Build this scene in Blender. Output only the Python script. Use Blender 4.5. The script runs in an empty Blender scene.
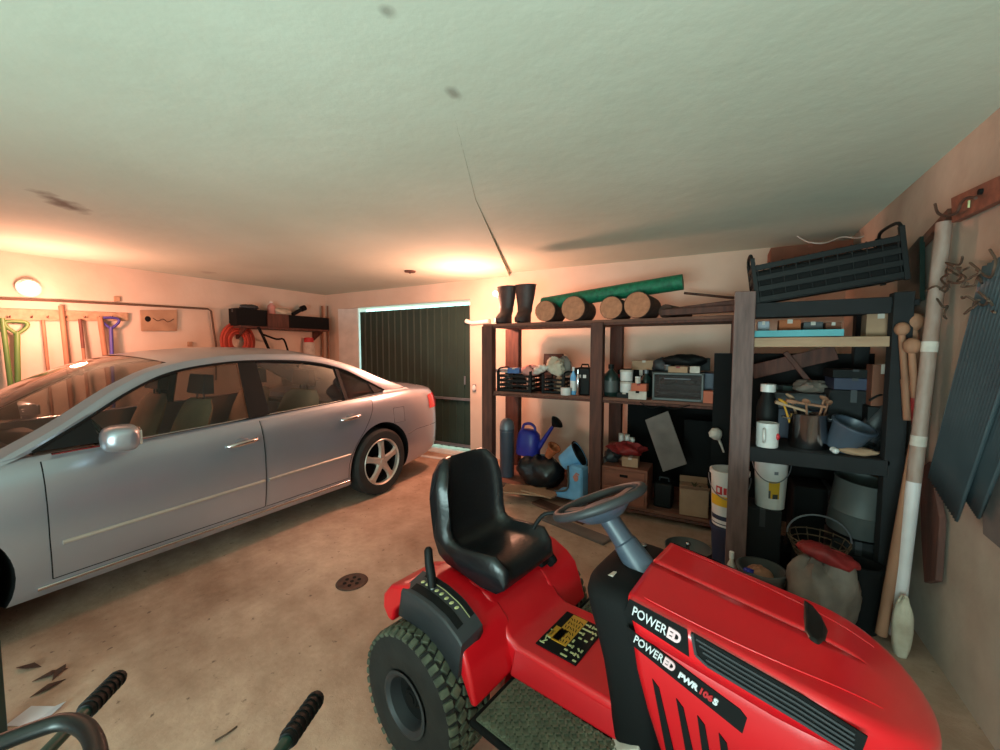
import bpy, bmesh, math, random
import numpy as np
from mathutils import Vector, Matrix, Euler
PI = math.pi
random.seed(7)
sc = bpy.context.scene
col = sc.collection

# ------------------------------------------------------------------ camera
FPX, HC = 400.0, 1.5
YAW, PIT = math.radians(29.36), math.atan(25 / 400)
cam_d = bpy.data.cameras.new('camera'); cam = bpy.data.objects.new('camera', cam_d); col.objects.link(cam)
cam_d.sensor_width = 36; cam_d.lens = FPX / 1000 * 36; cam_d.clip_start = 0.02
cam.location = (0, 0, HC); cam.rotation_euler = (PI / 2 - PIT, 0, YAW)
sc.camera = cam
_F = Vector((-math.sin(YAW) * math.cos(PIT), math.cos(YAW) * math.cos(PIT), -math.sin(PIT)))
_R = Vector((math.cos(YAW), math.sin(YAW), 0)); _U = _R.cross(_F)
def ray(x, y): return _F * FPX + _R * (x - 500) + _U * (375 - y)
def at(x, y, Y):
    d = ray(x, y); return Vector((0, 0, HC)) + d * (Y / d.y)
def atx(x, y, X):
    d = ray(x, y); return Vector((0, 0, HC)) + d * (X / d.x)
def atz(x, y, Z):
    d = ray(x, y); return Vector((0, 0, HC)) + d * ((Z - HC) / d.z)

# ------------------------------------------------------------------ materials
def srgb(r, g, b):
    f = lambda c: (c / 255 / 12.92) if c / 255 <= 0.04045 else ((c / 255 + 0.055) / 1.055) ** 2.4
    return (f(r), f(g), f(b))
def mat(name, c, rough=0.6, metal=0.0, c2=None, scale=6.0, amt=0.5, bump=0.0, bscale=30.0, coat=0.0, stretch=None, detail=4, spec=0.5, wave=None, emit=None):
    m = bpy.data.materials.new(name); m.use_nodes = True
    nt = m.node_tree; N = nt.nodes; L = nt.links
    b = N['Principled BSDF']
    b.inputs['Roughness'].default_value = rough; b.inputs['Metallic'].default_value = metal
    b.inputs['Coat Weight'].default_value = coat; b.inputs['Coat Roughness'].default_value = 0.12
    b.inputs['Specular IOR Level'].default_value = spec
    tc = N.new('ShaderNodeTexCoord'); mp = N.new('ShaderNodeMapping'); L.new(tc.outputs['Object'], mp.inputs[0])
    if stretch: mp.inputs['Scale'].default_value = stretch
    if c2 is None: c2 = tuple(v * 0.78 for v in c)
    nz = N.new('ShaderNodeTexNoise'); nz.inputs['Scale'].default_value = scale; nz.inputs['Detail'].default_value = detail
    L.new(mp.outputs[0], nz.inputs['Vector'])
    rp = N.new('ShaderNodeValToRGB'); rp.color_ramp.elements[0].position = 0.5 - amt * 0.4; rp.color_ramp.elements[1].position = 0.5 + amt * 0.4
    rp.color_ramp.elements[0].color = (*c2, 1); rp.color_ramp.elements[1].color = (*c, 1)
    L.new(nz.outputs['Fac'], rp.inputs[0]); L.new(rp.outputs[0], b.inputs['Base Color'])
    if bump:
        n2 = N.new('ShaderNodeTexNoise'); n2.inputs['Scale'].default_value = bscale; n2.inputs['Detail'].default_value = 6
        L.new(mp.outputs[0], n2.inputs['Vector'])
        bp = N.new('ShaderNodeBump'); bp.inputs['Strength'].default_value = bump; bp.inputs['Distance'].default_value = 0.01
        L.new(n2.outputs['Fac'], bp.inputs['Height']); L.new(bp.outputs[0], b.inputs['Normal'])
    if emit: b.inputs['Emission Color'].default_value = (*emit[0], 1); b.inputs['Emission Strength'].default_value = emit[1]
    return m
def wood(name, c, c2, rough=0.75, scale=4, st=(8, 8, 1)):
    return mat(name, c, rough, c2=c2, scale=scale, amt=0.7, bump=0.25, bscale=14, stretch=st)
S = srgb
M = {}
M['plaster'] = mat('ceiling_plaster', S(208, 215, 200), 0.9, c2=S(188, 196, 180), scale=1.3, amt=0.9, bump=0.35, bscale=9)
M['wallp'] = mat('wall_plaster', S(220, 200, 184), 0.9, c2=S(194, 166, 146), scale=1.6, amt=0.9, bump=0.4, bscale=10)
M['wallr'] = mat('damp_wall_plaster', S(208, 190, 174), 0.9, c2=S(142, 120, 104), scale=1.9, amt=0.9, bump=0.5, bscale=8)
M['white'] = mat('white_plastic', S(225, 222, 220), 0.4)
M['offwhite'] = mat('offwhite_paper', S(210, 200, 190), 0.8, c2=S(180, 168, 158), scale=14)
M['black'] = mat('black_plastic', S(15, 17, 18), 0.6, spec=0.25)
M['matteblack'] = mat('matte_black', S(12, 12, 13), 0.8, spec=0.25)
M['blackshine'] = mat('black_vinyl', S(20, 22, 26), 0.3, bump=0.12, bscale=60)
M['rubber'] = mat('tyre_rubber', S(38, 36, 34), 0.8, c2=S(24, 23, 22), scale=12, bump=0.2)
M['lug'] = mat('worn_tyre_lug', S(98, 102, 84), 0.7, c2=S(50, 54, 44), scale=25)
M['red'] = mat('glossy_red_plastic', S(228, 22, 34), 0.3, c2=S(214, 18, 30), scale=5, amt=0.8, coat=0.5)
M['redside'] = mat('red_side_plastic', S(214, 20, 30), 0.38, c2=S(196, 16, 26), scale=5, amt=0.8, coat=0.15)
M['redmat'] = mat('dull_red', S(150, 34, 34), 0.6, c2=S(110, 24, 24), scale=18)
M['silver'] = mat('silver_car_paint', S(176, 180, 192), 0.3, 0.72, c2=S(166, 168, 178), scale=2.0, amt=0.8, coat=0.4)
M['alloy'] = mat('alloy_wheel', S(205, 195, 185), 0.35, 0.6)
M['chrome'] = mat('chrome', S(225, 225, 228), 0.15, 1.0)
M['steel'] = mat('stainless_steel', S(200, 200, 204), 0.2, 1.0)
M['greymetal'] = mat('grey_metal', S(120, 124, 132), 0.45, 0.3)
M['beige'] = mat('beige_upholstery', S(190, 168, 138), 0.8)
M['darkgrey'] = mat('dark_grey_plastic', S(52, 54, 58), 0.5)
M['greyblue'] = mat('grey_blue_plastic', S(70, 80, 94), 0.4)
M['brownwood'] = wood('dark_brown_wood', S(104, 60, 48), S(62, 36, 30))
M['planks'] = wood('aged_shelf_wood', S(132, 84, 66), S(84, 52, 42), st=(1, 6, 6))
M['greywood'] = wood('weathered_grey_post', S(122, 96, 92), S(80, 62, 60), scale=5)
M['palewood'] = wood('pale_pine', S(178, 146, 118), S(150, 116, 92), st=(1, 6, 6))
M['palepost'] = wood('pale_pine_upright', S(178, 146, 118), S(150, 116, 92))
M['handle'] = wood('tool_handle_wood', S(168, 118, 90), S(122, 82, 62), st=(4, 4, 1))
M['logend'] = mat('sawn_log_end', S(196, 132, 98), 0.85, c2=S(150, 96, 70), scale=26, amt=0.8, bump=0.3)
M['bark'] = mat('log_bark', S(96, 62, 50), 0.9, c2=S(56, 38, 32), scale=16, bump=0.6)
M['greenroll'] = mat('green_mesh_roll', S(22, 120, 84), 0.6, c2=S(12, 84, 60), scale=30, bump=0.4, bscale=120)
M['darkshelf'] = mat('dark_painted_shelf', S(19, 21, 25), 0.8, c2=S(12, 13, 16), scale=9)
M['tan'] = mat('cardboard', S(176, 140, 112), 0.85, c2=S(150, 116, 92), scale=5)
M['orangebox'] = mat('orange_carton', S(196, 104, 76), 0.7)
M['drawerwood'] = wood('reddish_drawer_wood', S(142, 84, 64), S(104, 60, 46), st=(1, 6, 6))
M['blue'] = mat('blue_plastic', S(34, 44, 148), 0.4)
M['lightblue'] = mat('light_blue_plastic', S(122, 186, 230), 0.55, c2=S(98, 160, 208), scale=9)
M['cyan'] = mat('cyan_foam', S(96, 168, 178), 0.8)
M['navy'] = mat('navy_plastic', S(36, 44, 70), 0.5)
M['terracotta'] = mat('terracotta', S(176, 96, 56), 0.8)
M['darkgreen'] = mat('dark_green_glass', S(26, 46, 42), 0.3)
M['boot'] = mat('dark_brown_rubber', S(66, 46, 44), 0.55, c2=S(46, 32, 31), scale=10, bump=0.3)
M['sack'] = mat('grey_plastic_sack', S(132, 118, 108), 0.65, c2=S(92, 84, 78), scale=7, bump=0.7, bscale=12)
M['galv'] = mat('galvanised_tin', S(92, 94, 92), 0.55, 0.35, c2=S(84, 88, 88), scale=12)
M['wicker'] = mat('wicker', S(110, 88, 68), 0.85, c2=S(70, 54, 42), scale=40, bump=0.6, bscale=60)
M['yellow'] = mat('yellow_label', S(226, 178, 36), 0.5)
M['amber'] = mat('amber_sticker', S(210, 150, 40), 0.45)
M['redlabel'] = mat('red_label', S(200, 36, 44), 0.5)
M['cream'] = mat('cream_marks', S(206, 206, 150), 0.5)
M['pinkwhite'] = mat('pink_white_print', S(240, 200, 206), 0.5)
M['printwhite'] = mat('white_print', S(225, 225, 230), 0.5)
M['rust'] = mat('rusty_iron', S(92, 58, 44), 0.8, c2=S(56, 36, 30), scale=18, bump=0.5)
M['pole'] = mat('pale_taped_pole', S(168, 148, 138), 0.6, c2=S(136, 106, 92), scale=6, stretch=(3, 3, 1))
M['polewhite'] = mat('white_pole_sleeve', S(216, 206, 206), 0.5)
M['cloth'] = mat('cream_cloth', S(206, 192, 172), 0.9, c2=S(170, 152, 132), scale=9, bump=0.6, bscale=18)
M['twig'] = mat('dry_twig', S(96, 74, 60), 0.9)
M['sheet'] = mat('blue_grey_corrugated_plastic', S(78, 90, 94), 0.28, c2=S(38, 48, 54), scale=2.5, amt=0.9)
M['taillamp'] = mat('red_tail_lamp', S(200, 20, 28), 0.2, coat=0.6)
M['pink'] = mat('pink_cloth', S(206, 140, 130), 0.85)
M['green'] = mat('green_plastic', S(84, 120, 60), 0.5)
M['bluehandle'] = mat('blue_violet_plastic', S(74, 64, 150), 0.5)
M['coil'] = mat('red_hose', S(176, 62, 44), 0.6)
M['trim'] = mat('pale_frame', S(216, 214, 210), 0.7)
M['doorgreen'] = mat('dark_green_door_sheet', S(38, 62, 54), 0.6, c2=S(28, 46, 40), scale=3, amt=0.9)
M['bulb'] = mat('lit_bulb', (1, .8, .6), 0.4, emit=((1.0, 0.62, 0.36), 9))
M['step'] = mat('embossed_step_rubber', S(108, 112, 94), 0.5, c2=S(80, 84, 70), scale=22, bump=0.3)
M['paper'] = mat('white_paper', S(220, 220, 230), 0.8)
M['greenhandle'] = mat('dark_green_tube', S(26, 64, 56), 0.45)
M['blackgloss'] = mat('gloss_black_tube', S(7, 9, 10), 0.4)
M['brownbox'] = mat('brown_board_box', S(120, 72, 52), 0.8)
M['purplish'] = mat('dusty_grey_board', S(120, 108, 104), 0.85, c2=S(96, 86, 82), scale=6)
M['leaf'] = mat('dry_leaf', S(84, 72, 44), 0.8)
M['bluecloth'] = mat('blue_wrapper', S(60, 96, 150), 0.6)

def floor_mat():
    m = bpy.data.materials.new('dusty_concrete'); m.use_nodes = True
    nt = m.node_tree; N = nt.nodes; L = nt.links; b = N['Principled BSDF']; b.inputs['Roughness'].default_value = 0.75
    tc = N.new('ShaderNodeTexCoord')
    def noise(s, d=6, r=0.6):
        n = N.new('ShaderNodeTexNoise'); n.inputs['Scale'].default_value = s; n.inputs['Detail'].default_value = d; n.inputs['Roughness'].default_value = r
        L.new(tc.outputs['Object'], n.inputs['Vector']); return n
    def ramp(n, p0, c0, p1, c1):
        r = N.new('ShaderNodeValToRGB'); e = r.color_ramp.elements; e[0].position = p0; e[1].position = p1; e[0].color = (*c0, 1); e[1].color = (*c1, 1)
        L.new(n.outputs['Fac'], r.inputs[0]); return r
    a = ramp(noise(0.9), 0.35, S(158, 124, 104), 0.66, S(212, 184, 164))
    c = ramp(noise(7, 8, .7), 0.3, (0.62, 0.56, 0.52), 0.7, (1, 1, 1))
    mx = N.new('ShaderNodeMix'); mx.data_type = 'RGBA'; mx.blend_type = 'MULTIPLY'; mx.inputs[0].default_value = 0.8
    L.new(a.outputs[0], mx.inputs[6]); L.new(c.outputs[0], mx.inputs[7])
    d = ramp(noise(22, 4), 0.28, (1, 1, 1), 0.36, (0, 0, 0))
    mx2 = N.new('ShaderNodeMix'); mx2.data_type = 'RGBA'; L.new(d.outputs[0], mx2.inputs[0]); L.new(mx.outputs[2], mx2.inputs[6]); mx2.inputs[7].default_value = (*S(108, 84, 72), 1)
    L.new(mx2.outputs[2], b.inputs['Base Color'])
    bp = N.new('ShaderNodeBump'); bp.inputs['Strength'].default_value = 0.45; bp.inputs['Distance'].default_value = 0.02
    L.new(noise(5, 8, .7).outputs['Fac'], bp.inputs['Height']); L.new(bp.outputs[0], b.inputs['Normal'])
    return m
M['floor'] = floor_mat()
M['smoked'] = mat('smoked_door_pane', S(64, 50, 46), 0.45, spec=0.15); M['smoked'].node_tree.nodes['Principled BSDF'].inputs['Alpha'].default_value = 0.5
def glass_mat(name, tint, refl=0.9):
    m = bpy.data.materials.new(name); m.use_nodes = True
    nt = m.node_tree; N = nt.nodes; L = nt.links; N.remove(N['Principled BSDF'])
    t = N.new('ShaderNodeBsdfTransparent'); t.inputs[0].default_value = (*tint, 1)
    g = N.new('ShaderNodeBsdfGlossy'); g.inputs['Roughness'].default_value = 0.03; g.inputs[0].default_value = (refl, refl, refl, 1)
    fr = N.new('ShaderNodeFresnel'); fr.inputs[0].default_value = 1.5
    mx = N.new('ShaderNodeMixShader'); L.new(fr.outputs[0], mx.inputs[0]); L.new(t.outputs[0], mx.inputs[1]); L.new(g.outputs[0], mx.inputs[2])
    L.new(mx.outputs[0], N['Material Output'].inputs[0]); return m
M['carglass'] = glass_mat('tinted_car_glass', (0.5, 0.5, 0.48))
M['windglass'] = glass_mat('windscreen_glass', (0.6, 0.6, 0.56))
M['tubglass'] = glass_mat('clear_plastic_glass', (0.5, 0.46, 0.42), .10)

# ------------------------------------------------------------------ mesh builder
class MB:
    def __init__(s): s.v = []; s.f = []; s.mi = []; s.m = 0; s.X = Matrix()
    def _add(s, vs, fs):
        o = len(s.v); s.v += [s.X @ Vector(p) for p in vs]
        s.f += [[o + i for i in f] for f in fs]; s.mi += [s.m] * len(fs)
        return s
    def box(s, c, d, rot=None, taper=1.0):
        R = Euler(rot).to_matrix() if rot else Matrix.Identity(3)
        vs = []
        for z in (-.5, .5):
            k = taper if z > 0 else 1
            for x, y in ((-.5, -.5), (.5, -.5), (.5, .5), (-.5, .5)):
                vs.append(Vector(c) + R @ Vector((x * d[0] * k, y * d[1] * k, z * d[2])))
        return s._add(vs, [(0, 3, 2, 1), (4, 5, 6, 7), (0, 1, 5, 4), (1, 2, 6, 5), (2, 3, 7, 6), (3, 0, 4, 7)])
    def bar(s, a, b, w, h, up=(0, 0, 1)):
        a, b = Vector(a), Vector(b); d = (b - a).normalized(); up = Vector(up)
        if abs(d.dot(up)) > .99: up = Vector((0, 1, 0))
        r = d.cross(up).normalized(); u = r.cross(d)
        vs = [p + r * (i * w / 2) + u * (j * h / 2) for p in (a, b) for i, j in ((-1, -1), (1, -1), (1, 1), (-1, 1))]
        return s._add(vs, [(0, 1, 2, 3), (7, 6, 5, 4), (0, 4, 5, 1), (1, 5, 6, 2), (2, 6, 7, 3), (3, 7, 4, 0)])
    def grid(s, P, cu=False, cv=False, cap=False):
        n, m = len(P), len(P[0]); vs = [p for r in P for p in r]; fs = []
        for i in range(n if cu else n - 1):
            for j in range(m if cv else m - 1):
                a, b = i, (i + 1) % n; c, d = j, (j + 1) % m
                fs.append((a * m + c, b * m + c, b * m + d, a * m + d))
        if cap: fs.append(tuple(range(m))); fs.append(tuple(range((n - 1) * m, n * m))[::-1])
        return s._add(vs, fs)
    def tube(s, pts, r, n=8, closed=False, flat=1.0):
        pts = [Vector(p) for p in pts]; k = len(pts)
        rs = r if isinstance(r, (list, tuple)) else [r] * k
        P = []; up = None
        for i, p in enumerate(pts):
            if closed: t = (pts[(i + 1) % k] - pts[i - 1]).normalized()
            else: t = (pts[min(i + 1, k - 1)] - pts[max(i - 1, 0)]).normalized()
            if up is None: up = Vector((0, 0, 1)) if abs(t.z) < .9 else Vector((0, 1, 0))
            a = (up - t * up.dot(t)); a = a.normalized() if a.length > 1e-5 else t.orthogonal().normalized()
            b = t.cross(a); up = a
            P.append([p + (a * math.cos(2 * PI * j / n) * flat + b * math.sin(2 * PI * j / n)) * rs[i] for j in range(n)])
        return s.grid(P, cu=closed, cv=True, cap=not closed)
    def cyl(s, a, b, r, r2=None, n=20): return s.tube([a, b], [r, r if r2 is None else r2], n)
    def lathe(s, prof, c=(0, 0, 0), n=28, rot=None, cap=False):
        R = Euler(rot).to_matrix() if rot else Matrix.Identity(3); c = Vector(c)
        P = [[c + R @ Vector((r * math.cos(2 * PI * j / n), r * math.sin(2 * PI * j / n), z)) for j in range(n)] for r, z in prof]
        return s.grid(P, cv=True, cap=cap)
    def ell(s, c, r, n=16, m=10, rot=None):
        R = Euler(rot).to_matrix() if rot else Matrix.Identity(3); c = Vector(c)
        P = [[c + R @ Vector((r[0] * math.sin(PI * i / m) * math.cos(2 * PI * j / n), r[1] * math.sin(PI * i / m) * math.sin(2 * PI * j / n), -r[2] * math.cos(PI * i / m))) for j in range(n)] for i in range(m + 1)]
        return s.grid(P, cv=True)
    def prism(s, poly, a, b, ax='y'):
        f = {'y': lambda p, t: (p[0], t, p[1]), 'x': lambda p, t: (t, p[0], p[1]), 'z': lambda p, t: (p[0], p[1], t)}[ax]
        n = len(poly); vs = [f(p, a) for p in poly] + [f(p, b) for p in poly]
        return s._add(vs, [tuple(range(n)), tuple(range(2 * n - 1, n - 1, -1))] + [(i, (i + 1) % n, n + (i + 1) % n, n + i) for i in range(n)])
    def slab(s, q, d):
        """quad/polygon q (3D points) thickened by vector d"""
        n = len(q); d = Vector(d); vs = [Vector(p) for p in q] + [Vector(p) + d for p in q]
        return s._add(vs, [tuple(range(n)), tuple(range(2 * n - 1, n - 1, -1))] + [(i, (i + 1) % n, n + (i + 1) % n, n + i) for i in range(n)])
    def build(s, name, mats, parent=None, smooth=0, bevel=0, seg=2, subsurf=0):
        me = bpy.data.meshes.new(name); me.from_pydata([tuple(v) for v in s.v], [], s.f)
        if not isinstance(mats, (list, tuple)): mats = [mats]
        for m in mats: me.materials.append(M[m] if isinstance(m, str) else m)
        me.polygons.foreach_set('material_index', s.mi)
        bm = bmesh.new(); bm.from_mesh(me); bmesh.ops.remove_doubles(bm, verts=bm.verts, dist=1e-5)
        bmesh.ops.recalc_face_normals(bm, faces=bm.faces); bm.to_mesh(me); bm.free(); me.update()
        if smooth:
            me.shade_smooth(); me.set_sharp_from_angle(angle=math.radians(smooth))
        o = bpy.data.objects.new(name, me); col.objects.link(o)
        if parent is not None: o.parent = parent
        if bevel:
            b = o.modifiers.new('bevel', 'BEVEL'); b.width = bevel; b.segments = seg; b.limit_method = 'ANGLE'; b.angle_limit = math.radians(40)
            if not smooth: me.shade_smooth(); me.set_sharp_from_angle(angle=math.radians(35))
            b.harden_normals = False
        if subsurf:
            b = o.modifiers.new('sub', 'SUBSURF'); b.levels = b.render_levels = subsurf
        return o
def tag(o, label, cat, group=None):
    o['label'] = label; o['category'] = cat
    if group: o['group'] = group
    return o
def thing(name, label, cat, loc=(0, 0, 0), rz=0, group=None, rot=None):
    o = bpy.data.objects.new(name, None); col.objects.link(o); o.empty_display_size = 0.1
    o.location = loc; o.rotation_euler = rot if rot else (0, 0, rz)
    return tag(o, label, cat, group)
def place(o, loc, rz=0, rot=None):
    o.location = loc; o.rotation_euler = rot if rot else (0, 0, rz); return o
def struct(o): o['kind'] = 'structure'; return o
def copytree(o, parent=None):
    c = o.copy(); col.objects.link(c)
    if parent is not None: c.parent = parent
    for ch in [x for x in bpy.data.objects if x.parent == o]: copytree(ch, c)
    return c
def interp(x, xs, ys): return float(np.interp(x, xs, ys))
def smooth_pts(pts, n=4):
    """Catmull-Rom through pts"""
    P = [Vector(p) for p in pts]; out = []
    for i in range(len(P) - 1):
        a, b, c, d = P[max(i - 1, 0)], P[i], P[i + 1], P[min(i + 2, len(P) - 1)]
        for k in range(n):
            t = k / n
            out.append(0.5 * ((2 * b) + (c - a) * t + (2 * a - 5 * b + 4 * c - d) * t * t + (3 * b - a - 3 * c + d) * t ** 3))
    out.append(P[-1]); return out
def text_into(mb, s, size, X, weight=0.0, depth=0.0015, align='LEFT', space=1.0):
    """letters as mesh, in the plane of X (x right, y up, z out)"""
    cu = bpy.data.curves.new('letters', 'FONT'); cu.body = s; cu.size = size; cu.extrude = depth; cu.offset = weight; cu.align_x = align; cu.resolution_u = 3; cu.space_character = space
    t = bpy.data.objects.new('letters', cu); col.objects.link(t)
    dg = bpy.context.evaluated_depsgraph_get(); me = bpy.data.meshes.new_from_object(t.evaluated_get(dg))
    old = mb.X; mb.X = old @ X
    mb._add([v.co for v in me.vertices], [tuple(p.vertices) for p in me.polygons])
    mb.X = old
    w = max([v.co.x for v in me.vertices] or [0])
    bpy.data.objects.remove(t); bpy.data.curves.remove(cu); bpy.data.meshes.remove(me)
    return w

# ------------------------------------------------------------------ room shell
XL, XR, YB, YF, ZC = -6.21, 0.93, 4.72, -1.9, 2.47
b = MB(); b.box(((XL + XR) / 2, (YB + YF) / 2, -0.06), (XR - XL + .6, YB - YF + 1.0, .12)); struct(b.build('floor', 'floor'))
# ceiling: one slab at the left, the slab at the right rises a little towards the door wall
b = MB()
sx0, sx1 = -0.45, -2.45                                # seam between slabs, from the front edge to the door wall
sy0, sy1 = 0.2, YB + .2
seam = [(sx0, YF - .2), (sx0, sy0), (-.98, 1.35), (-1.44, 2.24), (-2.6, sy1)]
b.slab([(XL - .2, YF - .2, ZC), (sx0, YF - .2, ZC), (sx0, sy0, ZC), (-.98, 1.35, ZC), (-1.44, 2.24, ZC), (-2.6, sy1, ZC), (XL - .2, sy1, ZC)], (0, 0, .12))
hz = [0, 0, 0, 0.003, 0.05]
for i in range(4):
    (xa, ya), (xb, yb) = seam[i], seam[i + 1]
    b.slab([(xa, ya, ZC + hz[i]), (XR + .2, ya, ZC + hz[i] * .3), (XR + .2, yb, ZC + hz[i + 1] * .3), (xb, yb, ZC + hz[i + 1])], (0, 0, .12))
struct(b.build('ceiling', 'plaster'))
def smudge(m, spots):
    nt = m.node_tree; N = nt.nodes; L = nt.links; bs = N['Principled BSDF']; src = bs.inputs['Base Color'].links[0].from_socket
    tc = N.new('ShaderNodeTexCoord'); nz = N.new('ShaderNodeTexNoise'); nz.inputs['Scale'].default_value = 9; nz.inputs['Detail'].default_value = 6; L.new(tc.outputs['Object'], nz.inputs['Vector'])
    for (p, q, r, s) in spots:
        # dark smear: distance to the segment p-q, broken up by noise
        mid = (p + q) / 2; d = (q - p); ang = math.atan2(d.y, d.x)
        mp = N.new('ShaderNodeMapping'); mp.vector_type = 'TEXTURE'; mp.inputs['Location'].default_value = mid; mp.inputs['Rotation'].default_value = (0, 0, ang); mp.inputs['Scale'].default_value = (max(d.length / 2, r), r, 10)
        L.new(tc.outputs['Object'], mp.inputs[0])
        ln = N.new('ShaderNodeVectorMath'); ln.operation = 'LENGTH'; L.new(mp.outputs[0], ln.inputs[0])
        ad = N.new('ShaderNodeMath'); ad.operation = 'MULTIPLY_ADD'; L.new(nz.outputs['Fac'], ad.inputs[0]); ad.inputs[1].default_value = 1.6; L.new(ln.outputs['Value'], ad.inputs[2])
        rp = N.new('ShaderNodeMapRange'); rp.inputs['From Min'].default_value = 1.0; rp.inputs['From Max'].default_value = 1.75; rp.inputs['To Min'].default_value = s; rp.inputs['To Max'].default_value = 0; L.new(ad.outputs[0], rp.inputs['Value'])
        mx = N.new('ShaderNodeMix'); mx.data_type = 'RGBA'; L.new(rp.outputs['Result'], mx.inputs[0]); L.new(src, mx.inputs[6]); mx.inputs[7].default_value = (*S(92, 80, 70), 1); src = mx.outputs[2]
    L.new(src, bs.inputs['Base Color'])
smudge(M['plaster'], [(atz(36, 190, ZC), atz(90, 216, ZC), .10, .9), (atz(446, 86, ZC), atz(461, 100, ZC), .035, .55), (atz(383, 4, ZC), atz(390, 18, ZC), .03, .5), (atz(198, 271, ZC), atz(218, 274, ZC), .12, .3)])
b = MB(); b.box((XL - .1, (YB + YF) / 2, ZC / 2), (.2, YB - YF + .4, ZC + .1)); struct(b.build('wall_left', 'wallp'))
b = MB(); b.box((XR + .1, (YB + YF) / 2, ZC / 2), (.2, YB - YF + .4, ZC + .1)); struct(b.build('wall_right', 'wallr'))
# door wall with the garage door opening
DX0, DX1, DZ = -5.5, -3.14, 2.23
b = MB(); T = .3
b.box(((XL + DX0 - .0) / 2 - .19, YB + T / 2, ZC / 2), (DX0 - XL - .38, T, ZC + .1))
b.box(((DX1 + XR) / 2, YB + T / 2, ZC / 2 + .03), (XR - DX1, T, ZC + .16))
b.box(((DX0 + DX1) / 2 - .19, YB + T / 2, (DZ + ZC) / 2 + .04), (DX1 - DX0 + .38, T, ZC - DZ + .12))
struct(b.build('wall_back', 'wallp'))
# splayed white reveal on the hinge side
b = MB(); b.slab([(DX0 - .38, YB, 0), (DX0, YB + .1, 0), (DX0, YB + .1, DZ + .03), (DX0 - .38, YB, DZ + .05)], (0, .18, 0)); struct(b.build('trim_1', 'trim'))
# wall behind the camera, with the doorway that lets the daylight in
OX0, OX1, OZ = -1.5, .75, 2.12
b = MB()
b.box(((XL + OX0) / 2, YF - .1, ZC / 2), (OX0 - XL, .2, ZC + .1)); b.box(((OX1 + XR) / 2, YF - .1, ZC / 2), (XR - OX1, .2, ZC + .1))
b.box(((OX0 + OX1) / 2, YF - .1, (OZ + ZC) / 2), (OX1 - OX0, .2, ZC - OZ + .1)); struct(b.build('wall_front', 'wallp'))
# garage door: ribbed dark green sheets in a frame
d = thing('door_1', '', ''); del d['label'], d['category']; struct(d)
b = MB(); x = DX0 + .03; yy = YB + .12; P = []
top = DZ - .085
while x < DX1:
    for dx, dy in ((0, 0), (.09, 0), (.1, -.02), (.125, -.02), (.135, 0)):
        if x + dx <= DX1 + .01: P.append([(x + dx, yy + dy, .05), (x + dx, yy + dy, top)])
    x += .135
b.grid(P); pan = b.build('door_leaf', 'doorgreen', d)
s_ = pan.modifiers.new('s', 'SOLIDIFY'); s_.thickness = .012; s_.offset = 1
struct(pan)
b = MB(); b.box(((DX0 + DX1) / 2 + .05, yy - .035, .78), (DX1 - DX0 - .05, .03, .035)); b.box(((DX0 + DX1) / 2, yy - .035, .09), (DX1 - DX0 - .1, .03, .04)); struct(b.build('door_rail', 'greymetal', d, bevel=.003))
b = MB(); b.cyl((DX1 - .14, yy - .05, 1.0), (DX1 - .14, yy - .05, 1.12), .012); struct(b.build('door_handle', 'greymetal', d))
b = MB(); b.box(((DX0 + DX1) / 2, YB - .03, .006), (DX1 - DX0 + .1, .22, .012)); struct(b.build('daylight_strip_1', 'trim'))  # pale strip stands in for the bright daylight gap under the door
b = MB(); b.box((-3.2, YB - .35, .004), (1.3, .07, .008), (0, 0, .1)); struct(b.build('daylight_strip_2', 'white'))  # white strip painted in for daylight spilling on the floor by the door

# ------------------------------------------------------------------ light
w = bpy.data.worlds.new('daylight'); sc.world = w; w.use_nodes = True
w.node_tree.nodes['Background'].inputs[0].default_value = (0.5, 0.98, 0.92, 1); w.node_tree.nodes['Background'].inputs[1].default_value = 2.6
def area(name, loc, rot, sx, sy, power, c):
    l = bpy.data.lights.new(name, 'AREA'); l.shape = 'RECTANGLE'; l.size = sx; l.size_y = sy; l.energy = power; l.color = c
    o = bpy.data.objects.new(name, l); col.objects.link(o); o.location = loc; o.rotation_euler = rot; return o
def point(name, loc, power, c, r=.05):
    l = bpy.data.lights.new(name, 'POINT'); l.energy = power; l.color = c; l.shadow_soft_size = r
    o = bpy.data.objects.new(name, l); col.objects.link(o); o.location = loc; return o
area('daylight_through_doorway', (-.35, -2.5, .75), (PI / 2 + 1.0, 0, .08), 2.0, 1.1, 185, (0.72, 0.98, 0.95))
sc.view_settings.view_transform = 'Standard'; sc.view_settings.look = 'None'; sc.view_settings.gamma = 1; sc.view_settings.use_curve_mapping = False
sc.view_settings.exposure = 0.35
point('wall_lamp_light', (XL + .22, 1.28, 2.24), 55, (1.0, 0.42, 0.28), .08)
point('corner_lamp_light', (-2.66, YB - .8, 1.92), 80, (1.0, 0.43, 0.28), .06)

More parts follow.
